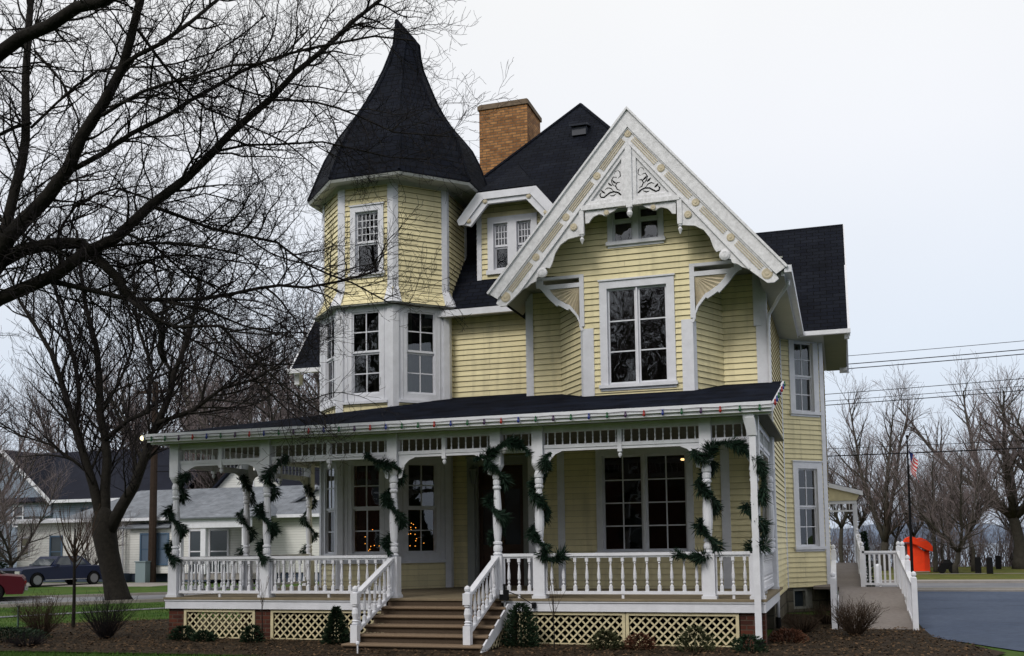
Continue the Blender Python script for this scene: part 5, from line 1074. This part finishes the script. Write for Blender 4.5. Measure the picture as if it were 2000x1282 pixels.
FORK={
'trunk':[(-22.69,28.3,-0.14,0.42),(-22.73,28.29,0.08,0.395),(-22.91,28.27,0.75,0.343),(-23.15,28.25,1.59,0.289),(-23.26,28.23,2.19,0.255),(-23.28,28.21,2.75,0.224),(-23.28,28.2,3.12,0.204)],
's1':[(-23.27,28.2,2.19,0.22),(-23.59,28.02,3.8,0.176),(-23.82,27.92,4.65,0.157),(-24.16,27.81,5.68,0.137),(-24.43,27.71,6.55,0.121),(-24.62,27.63,7.22,0.109),(-24.98,27.52,8.28,0.09),(-25.54,27.41,9.17,0.074),(-26.11,27.3,10.07,0.058),(-26.48,27.2,10.96,0.043)],
's1b':[(-24.33,28.0,5.71,0.103),(-24.28,28.08,6.93,0.085),(-24.4,28.11,7.56,0.078),(-25.05,28.23,9.4,0.06),(-25.67,28.32,10.88,0.048),(-26.01,28.4,12.31,0.036)],
's2':[(-23.26,28.2,2.44,0.221),(-23.34,28.28,3.81,0.185),(-23.3,28.33,4.67,0.169),(-23.46,28.38,5.54,0.153),(-23.72,28.42,6.2,0.142),(-23.8,28.49,7.29,0.125),(-24.07,28.57,8.7,0.103),(-24.58,28.65,10.15,0.082),(-24.95,28.73,11.62,0.062),(-25.17,28.8,12.89,0.045)],
's2b':[(-23.39,28.3,5.35,0.103),(-22.63,28.49,6.01,0.087),(-21.95,28.63,6.27,0.079),(-22.04,28.8,7.23,0.069),(-21.95,28.89,7.71,0.065),(-22.5,29.07,8.68,0.056),(-22.87,29.2,9.43,0.05),(-23.29,29.5,11.24,0.036)],
's3':[(-23.21,28.2,2.1,0.254),(-22.62,28.25,3.11,0.214),(-22.16,28.28,3.77,0.193),(-21.77,28.33,4.78,0.167),(-21.59,28.36,5.45,0.151),(-21.37,28.38,5.8,0.142),(-20.96,28.43,6.79,0.12),(-20.84,28.45,7.45,0.106),(-20.41,28.5,8.42,0.086),(-20.22,28.53,9.08,0.072),(-19.98,28.6,10.7,0.042)],
's3b':[(-21.47,28.3,5.78,0.101),(-20.11,28.59,6.25,0.076),(-19.29,28.81,6.91,0.062),(-18.1,29.06,7.22,0.047),(-17.11,29.3,7.87,0.034)],
's4':[(-20.87,28.5,7.46,0.068),(-21.53,28.58,8.22,0.058),(-21.46,28.73,9.82,0.046),(-22.0,28.87,11.31,0.036),(-21.92,29.0,12.77,0.026)],
's5':[(-23.7,28.4,6.19,0.06),(-23.08,28.63,7.46,0.049),(-22.73,28.8,8.52,0.043),(-23.14,29.02,10.02,0.035),(-23.83,29.3,11.97,0.027)],
's6':[(-23.9,28.2,4.25,0.069),(-25.04,27.68,5.2,0.047),(-25.99,27.33,5.55,0.035),(-26.76,27.0,6.07,0.026)],
}
# ================================================================== TREES AND SHRUBS
def V3(p): return Vector(p[:3])
def rp(r,n,vz=0):
    return Vector((r.gauss(0,1),r.gauss(0,1),r.gauss(0,1)+vz)).normalized()
def sprout(src,tw,r,lv,P):
    """src: list of (Vector, radius) ; adds child branches. P: list of level dicts"""
    if lv>=len(P): return
    p=P[lv]; L=[0]
    for a,b in zip(src,src[1:]): L.append(L[-1]+(b[0]-a[0]).length)
    tot=L[-1]; s=tot*p.get('t0',.15)+r.random()*p['gap']
    while s<tot:
        k=0
        while k<len(L)-2 and L[k+1]<s: k+=1
        t=(s-L[k])/max(L[k+1]-L[k],1e-6); A,B=src[k],src[k+1]; pos=A[0].lerp(B[0],t); rad=A[1]+(B[1]-A[1])*t; tan_=(B[0]-A[0]).normalized()
        v=rp(r,0); v=(v-tan_*v.dot(tan_)); v.normalize()
        d=(tan_*p['fwd']+v*p['side']+Vector((0,0,p['up']))).normalized()
        ln=p['len']*r.uniform(.55,1.25)*(1-.45*s/tot); r0_=min(rad*.7,p['r']*r.uniform(.75,1.2)); n=p['seg']
        pts=[(pos,r0_)]; q=pos.copy()
        for i in range(n):
            d=(d+rp(r,0)*p['wig']+Vector((0,0,p['trop']))).normalized(); q=q+d*ln/n; pts.append((q.copy(),max(r0_*(1-(i+1)/n*.75),p.get('rmin',.003))))
        (tw[min(p['m'],len(tw)-1)]).tube(pts,p['n'],cap=False)
        sprout(pts,tw,r,lv+1,P); s+=p['gap']*r.uniform(.6,1.4)
def res(pts,step=.35,jit=.02,r=None):
    out=[]
    for i in range(len(pts)-1):
        p0=pts[max(i-1,0)];p1=pts[i];p2=pts[i+1];p3=pts[min(i+2,len(pts)-1)]
        v=[Vector(q[:3]) for q in (p0,p1,p2,p3)]; n=max(1,int((v[2]-v[1]).length/step))
        for k in range(n):
            t=k/n; q=.5*((2*v[1])+(v[2]-v[0])*t+(2*v[0]-5*v[1]+4*v[2]-v[3])*t*t+(3*v[1]-v[0]-3*v[2]+v[3])*t*t*t)
            if r and i+k>0: q=q+rp(r,0)*jit
            out.append((q,p1[3]+(p2[3]-p1[3])*t))
    out.append((Vector(pts[-1][:3]),pts[-1][3])); return out
def limb_tree(limbs,loc,label,P,seed,bk,tk,name='bare_tree',n=9,group='bare trees',step=.35,thin=1):
    r=random.Random(seed); tr=MB(); cr_=MB(); cw=MB()
    for k,pts in limbs.items():
        if k!='trunk': pts=[(*p[:3],p[3]*thin) for p in pts]
        q=res(pts,step,.02 if k!='trunk' else .01,r); tr.tube(q,n if k=='trunk' or pts[0][3]>.09 else 6)
        if k!='trunk': sprout(q,[tr,cw],r,0,P)
    t=thing(name,loc,label,'tree',group)
    tr.build('trunk',bk,t,smooth=True,uv=False,fix=False); cw.build('crown',tk,t,uv=False,fix=False); return t
PN=[dict(gap=.17,len=1.9,r=.019,seg=9,fwd=.75,side=.85,up=.12,wig=.27,trop=.0,n=4,m=0,t0=.1),
    dict(gap=.15,len=.85,r=.0095,seg=6,fwd=.7,side=.85,up=.12,wig=.34,trop=.03,n=3,m=1,t0=.12),
    dict(gap=.105,len=.32,r=.0058,seg=4,fwd=.7,side=.8,up=.2,wig=.38,trop=.06,n=3,m=1,t0=.15,rmin=.0028)]
limb_tree(NEAR,(-14.9,12.6,0),'large dark bare tree off the left edge whose limbs overhang the tower and porch',PN,4,bark,twig,name='overhanging_tree',n=12,thin=.78,group='bare trees on the left')
PF=[dict(gap=.28,len=2.9,r=.042,seg=7,fwd=.8,side=.75,up=.25,wig=.18,trop=.05,n=4,m=0,t0=.12),
    dict(gap=.25,len=1.5,r=.020,seg=5,fwd=.75,side=.7,up=.2,wig=.2,trop=.06,n=3,m=1,t0=.1),
    dict(gap=.18,len=.7,r=.010,seg=3,fwd=.8,side=.6,up=.2,wig=.22,trop=.08,n=3,m=1,t0=.1,rmin=.005)]
FORK['trunk']=[(*p[:3],q*.0091) for p,q in zip(FORK['trunk'],(58,46,38,39,43,42,15))]
limb_tree(FORK,(-22.7,28.3,0),'leaning dark tree forking into several stems by the left street',PF,5,bark,twig,name='forked_tree',n=12,thin=.88,group='bare trees on the left',step=.6)
# far trees: four prototypes, then copies
def far_proto(loc,label,seed,H_,tr_,style,group,spread=.5,bk=None,tk=None):
    r=random.Random(seed); tr=MB(); cw=MB(); fork=H_*style[0]
    base=[(Vector((0,0,-.1)),tr_*1.25),(Vector((0,0,.4)),tr_),(Vector((r.uniform(-.1,.1),0,fork*.5)),tr_*.9),(Vector((r.uniform(-.2,.2),0,fork)),tr_*.8)]; base.append((base[-1][0]+Vector((0,0,tr_*1.6)),tr_*.25))
    tr.tube(base,9); top=base[-2][0]
    for k in range(style[1]):
        a=2*math.pi*(k+r.random()*.5)/style[1]; d=Vector((math.cos(a)*spread,math.sin(a)*spread,1)).normalized(); q=top.copy(); pts=[(q.copy(),tr_*.62)]; n=9; LL=(H_-fork)*r.uniform(.85,1.05)
        for i in range(n):
            d=(d+rp(r,0)*.13+Vector((0,0,.07))).normalized(); q=q+d*LL/n; pts.append((q.copy(),tr_*.62*(1-(i+1)/n*.85)))
        tr.tube(pts,6)
        s=H_/10
        sprout(pts,[tr,cw],r,0,[dict(gap=.32*s,len=2.8*s,r=.05*s,seg=6,fwd=.8,side=.75,up=style[2],wig=.17,trop=.05,n=4,m=0,t0=.02),
            dict(gap=.30*s,len=1.5*s,r=.022*s,seg=4,fwd=.75,side=.7,up=.2,wig=.2,trop=.06,n=3,m=1,t0=.1),
            dict(gap=.24*s,len=.75*s,r=.012*s,seg=3,fwd=.8,side=.6,up=.25,wig=.22,trop=.08,n=3,m=1,t0=.1,rmin=.006*s)])
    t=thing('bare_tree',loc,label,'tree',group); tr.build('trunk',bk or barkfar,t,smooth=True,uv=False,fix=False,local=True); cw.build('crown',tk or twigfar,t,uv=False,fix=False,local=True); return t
GR='bare trees beyond the street on the right'; GL='bare trees among the houses on the left'
T1=far_proto((2.15,60,0),'tall twin-stemmed bare tree rising behind the ramp landing',21,10.6,.25,(.14,3,.35),GR,.30)
T2=far_proto((9.15,62,0),'big thick-trunked bare tree at the right edge of the far lawn',22,11.5,.34,(.24,6,.2),GR,1.0)
T3=far_proto((5.2,54.6,0),'slim leaning tree whose branches spread in front of the orange booth',23,6.4,.13,(.16,4,.1),GR,.9)
T5=far_proto((6.35,57.6,0),'small rounded bare tree between the booth and the black posts',26,6.6,.11,(.30,4,.25),GR,.55)
T4=far_proto((-45,62,0),'tall vase shaped bare tree behind the blue house roof',24,17,.34,(.18,5,.3),GL,.5)
cps=[(T5,(4.45,56.4,0),1.3,1.0,'leaning dark tree directly right of the orange booth',GR),(T2,(11.2,60,0),1.0,.9,'bare tree half cut off by the right edge, beside the big trunk',GR),
(T5,(4.2,66.5,0),.8,.95,'slender tree at the shore left of the booth',GR),(T5,(5.7,67,0),1.9,.85,'slender tree at the shore right of the booth',GR),(T5,(7.5,69,0),.5,1.05,'thin shore tree left of the lone black post',GR),(T5,(1.0,66,0),.3,1.15,'shore tree seen left of the flagpole',GR),(T5,(-.1,64,0),2.0,1.2,'shore tree seen through the back porch frame',GR),(T5,(3.0,67,0),3.3,.9,'low shore tree behind the flagpole base',GR),(T5,(12.3,67,0),1.3,1.0,'shore tree past the right edge',GR),(T5,(6.5,72,0),4.4,1.0,'shore tree behind the pair of black posts',GR),(T5,(9.9,70,0),2.6,.95,'thin shore tree behind the big trunk',GR),
(T4,(-58,68,0),1.1,1.0,'vase shaped tree furthest left behind the blue house',GL),(T2,(-33,58,0),.4,1.35,'broad tree behind the white house ridge',GL),(T1,(-38.5,58,0),2.2,1.5,'tall twin-stemmed tree behind the white house',GL),(T4,(-30,70,0),3.1,.95,'tall tree behind the attic gable',GL),(T2,(-52,74,0),4.1,1.6,'broad tree deep behind the blue house',GL),(T4,(-22.5,60,0),5.2,.75,'tree behind the rear white house',GL),(T1,(-25.5,52.5,0),.9,.8,'small twin tree beside the rear white house',GL),(T2,(-18,58,0),2.9,.75,'tree filling the gap left of the tower porch',GL),(T3,(-39.5,41.0,0),1.7,.95,'small garden tree before the white wall',GL),(T2,(-66,60,0),1.9,1.3,'broad tree left of the blue house',GL),(T4,(-47.5,46.5,0),.2,.62,'dark bare tree at the left edge near the white house',GL),(T3,(-36.6,43.6,0),4.0,.62,'small bare garden tree before the white bay window',GL),(T1,(-43,80,0),3.6,1.7,'tallest tree deep behind the houses',GL),(T4,(-36,66,0),.7,1.12,'vase shaped tree behind the middle of the white house',GL),(T4,(-29,61,0),2.9,1.05,'tall tree just left of the attic gable',GL),(T2,(-41,70,0),1.4,1.5,'broad deep tree between the blue and white houses',GL),(T4,(-24.5,67,0),4.7,.95,'tall tree right of the attic gable',GL),(T4,(-27,84,0),1.5,1.0,'tree deep behind the rear house',GL),(T3,(-44.6,43.5,0),2.6,1.4,'low spreading tree by the left end of the white house',GL),(T2,(-14,66,0),2.5,.8,'tree glimpsed between tower and side porch posts',GL)]
for T,loc,rz,s,lb,g__ in cps: copy_tree(T,loc,rz,s,lb,g__)
k=0
GB='bare trees across the road behind the viewer'
for x,y,s,T in ((-14,-14,.95,T4),(-4,-18,1.1,T4),(5,-16,1.4,T2),(-24,-20,1.2,T4),(14,-22,1.2,T4),(-9,-27,1.5,T2),(0,-29,1.3,T4),(-18,-26,1.6,T2)):
    k+=1; copy_tree(T,(x,y,0),k*1.3,s,'bare tree across the road mirrored in the window panes',GB)
m=MB(); r=random.Random(55)
for i in range(900):
    x=r.uniform(-2.5,16); y=r.uniform(66.2,71.5); q=Vector((x,y,0)); d=Vector((r.gauss(0,.25),r.gauss(0,.25),1)).normalized(); hh=r.uniform(1.2,3.4); pts=[(q.copy(),.022)]
    for k in range(5): d=(d+rp(r,0)*.2).normalized(); q=q+d*hh/5; pts.append((q.copy(),.022*(1-.15*(k+1))))
    m.tube(pts,3,cap=False); sprout(pts,[m,m],r,0,[dict(gap=.35,len=.9,r=.012,seg=3,fwd=.8,side=.7,up=.2,wig=.25,trop=.05,n=3,m=1,t0=.2,rmin=.007)])
tag(m.build('shore_thicket',twigfar,None,uv=False,fix=False),'tangle of bare grey brown brush along the far shore','brush',kind='stuff')
AB=thing('added_dark_building',(0,-34,0),'unseen long dark brick building added behind the viewer to darken porch and panes','building')  # unseen block added behind the camera to darken porch and window reflections
m=MB(); m.box(-48,34,-44,-34,0,11).build('wall',redbrick,AB); m=MB(); m.slab([(-49,-33,11),(35,-33,11),(35,-39,14),(-49,-39,14)],.2); m.slab([(-49,-45,11),(35,-45,11),(35,-39,14),(-49,-39,14)],.2); m.build('roof',shingle,AB)
for i in range(16): nwin(AB,Fr((34,-34),(-48,-34)),3+i*5,4.2+i*5,1.5,3.4); nwin(AB,Fr((34,-34),(-48,-34)),3+i*5,4.2+i*5,5,6.8)
# saplings
def sapling(loc,label,H_,fork,n,seed,r0_=.03,lean=.32,tk=twigred,per=None):
    r=random.Random(seed); m=MB(); c=MB(); m.tube([(Vector((loc[0],loc[1],-.03)),r0_*1.2),(Vector((loc[0]+.01,loc[1],fork*.5)),r0_),(Vector((loc[0],loc[1],fork)),r0_*.9),(Vector((loc[0],loc[1],fork+(H_-fork)*.6)),r0_*.4)],7)
    for k in range(n):
        a=6.283*(k/n)+r.random()*.6; z=fork+(H_-fork)*.45*r.random()*.8; d=Vector((math.cos(a)*lean*2.6,math.sin(a)*lean*2.6,.9)).normalized(); q=Vector((loc[0],loc[1],z)); pts=[(q.copy(),r0_*.42)]; LL=(H_-z)*r.uniform(.8,1.02)
        for i in range(8):
            d=(d+Vector((0,0,.22))+rp(r,0)*.06).normalized(); q=q+d*LL/8; pts.append((q.copy(),r0_*.42*(1-.8*(i+1)/8)))
        c.tube(pts,4); sprout(pts,[c,c],r,0,[dict(gap=.22,len=.42,r=.006,seg=4,fwd=.9,side=.45,up=.3,wig=.1,trop=.12,n=3,m=1,t0=.2,rmin=.003)])
    t=thing('sapling',loc,label,'sapling','young bare saplings'); m.build('trunk',MT['dark_wet_bark'],t,uv=False,fix=False); c.build('crown',tk,t,uv=False,fix=False)
sapling((-15.9,18.35,0),'young bare sapling with upswept twigs in the bed left of the house',2.75,1.25,17,3,.036,.40)
sapling((-4.33,15.5,0),'thin sapling before the lattice right of the stairs',1.12,.52,6,4,.010,.16)
sapling((-9.87,16.1,0),'thin sapling before the left lattice brick pier',1.10,.58,6,5,.010,.18)
def shrub(loc,label,H_,W_,n,seed,tk=twigred,name='bare_shrub',r0_=.010):
    r=random.Random(seed); c=MB()
    for k in range(n):
        a=r.uniform(0,6.283); t=r.random()**.6; d=Vector((math.cos(a)*t*W_/H_*.9,math.sin(a)*t*W_/H_*.9,1)).normalized(); q=Vector((loc[0]+math.cos(a)*.05,loc[1]+math.sin(a)*.05,0)); pts=[(q.copy(),r0_)]; LL=H_*r.uniform(.7,1.05)
        for i in range(5): d=(d+rp(r,0)*.12+Vector((0,0,.03))).normalized(); q=q+d*LL/5; pts.append((q.copy(),r0_*(1-.75*(i+1)/5)))
        c.tube(pts,3,cap=False); sprout(pts,[c,c],r,0,[dict(gap=.09,len=.24,r=.005,seg=3,fwd=.8,side=.7,up=.2,wig=.2,trop=.05,n=3,m=1,t0=.25,rmin=.0025)])
    return single(c,name,tk,loc,label,'shrub','bare shrubs in the planting bed',uv=False,fix=False)
shrub((-15.0,16.45,0),'leafless brown shrub at the left end of the planting bed',.86,.95,110,6,r0_=.006)
shrub((-13.25,16.15,0),'leafless shrub midway between sapling and porch corner',.88,.95,110,7,tk=twig,r0_=.006)
shrub((-12.3,17.3,0),'faint leafless shrub against the left porch corner',.75,.5,26,8)
shrub((.15,19.0,0),'spiky brown shrub at the foot of the ramp',.66,.72,150,9,tk=twigred,r0_=.007)
shrub((-.75,19.4,0),'low brown shrub against the stone foundation',.42,.7,90,10)
shrub((-.35,21.6,0),'brown shrub beneath the basement window',.40,.45,60,12)
shrub((-13.6,14.6,0),'low dark ground shrub in the front left of the bed',.30,.9,70,13,tk=twig)
def cushion(loc,label,H_,W_,n,seed,mt=None,cone=True):
    r=random.Random(seed); c=MB(); mt=mt or evergreen
    c.tube([(Vector((loc[0],loc[1],0)),.02),(Vector((loc[0],loc[1],H_*.8)),.008)],5)
    for k in range(n):
        z=H_*r.random()**1.2; rr=W_*.5*((1-z/H_)**.8 if cone else math.sqrt(max(0,1-(z/H_)**2)))*r.uniform(.35,1.05); a=r.uniform(0,6.283)
        p=Vector((loc[0]+rr*math.cos(a),loc[1]+rr*math.sin(a),z+.02)); sz=max(1,H_*.9); d=Vector((math.cos(a)*.8,math.sin(a)*.8,r.uniform(-.1,1))).normalized()*r.uniform(.04,.09)*sz; w_=d.cross(rp(r,0)).normalized()*.011*sz*(1.6 if sz>3 else 1); c.poly([p,p+d*.5-w_,p+d,p+d*.5+w_])
    return single(c,'evergreen_shrub',mt,loc,label,'shrub','small evergreen shrubs along the porch',uv=False,fix=False)
cushion((-8.35,16.0,0),'dark cone shaped evergreen left of the stairs',.62,.50,2600,1); cushion((-5.05,16.1,0),'dark bushy evergreen just right of the stairs',.68,.55,2600,2,cone=False)
cushion((-11.55,16.15,0),'small dark evergreen before the left end of the lattice',.24,.44,1000,3,cone=False); cushion((-11.0,16.0,0),'smaller second evergreen along the left lattice',.17,.42,800,4,cone=False); cushion((-10.0,16.0,0),'dark evergreen before the left brick pier',.28,.36,900,5,cone=False)
ol=mat('olive_shrub_leaves',(.045,.05,.022),.8,.2,noise=(15,.5)); ru=mat('russet_shrub_leaves',(.085,.035,.02),.8,.2,noise=(15,.5))
cushion((-2.2,15.9,0),'olive green loose shrub before the right lattice',.36,.55,700,6,ol,False); cushion((-3.6,15.95,0),'low olive shrub before the middle of the right lattice',.28,.5,900,7,ol,False); cushion((-3.1,16.1,0),'low russet shrub before the right lattice',.22,.5,700,8,ru,False); cushion((-1.4,15.9,0),'low dark shrub at the right porch corner',.24,.5,700,9,None,False)
cushion((-14.9,15.5,0),'flat dark evergreen ground shrub at the far left',.22,1.4,2200,10,None,False); cushion((-.9,17.6,0),'low russet plant beside the porch corner drain',.2,.6,800,11,ru,False)
cushion((-43.9,43.6,0),'large dark rounded evergreen at the left end of the white house',2.6,2.6,9000,12,None,False)
cushion((.62,33.5,0),'dark upright evergreen beside the back porch post',1.9,.5,1800,13,None,True)

EG=cushion((46,-12,0),'unseen dense dark evergreen added outside the right edge to darken pane reflections',9.5,6.0,5200,21,None,True); EG['group']='unseen dense evergreens added outside the right edge'  # unseen trees added beyond the frame to darken the tower pane reflections
k=0
for v in EG.data.vertices: pass
for x,y,s_ in ((44,-4,1.0),(47,4,1.1),(45,12,.95),(47,-20,1.15),(40,-26,1.0),(46,20,1.0)):
    c=EG.copy(); COL.objects.link(c); c.location=(x,y,0); c.rotation_euler=(0,0,x); c.scale=(s_,s_,s_)
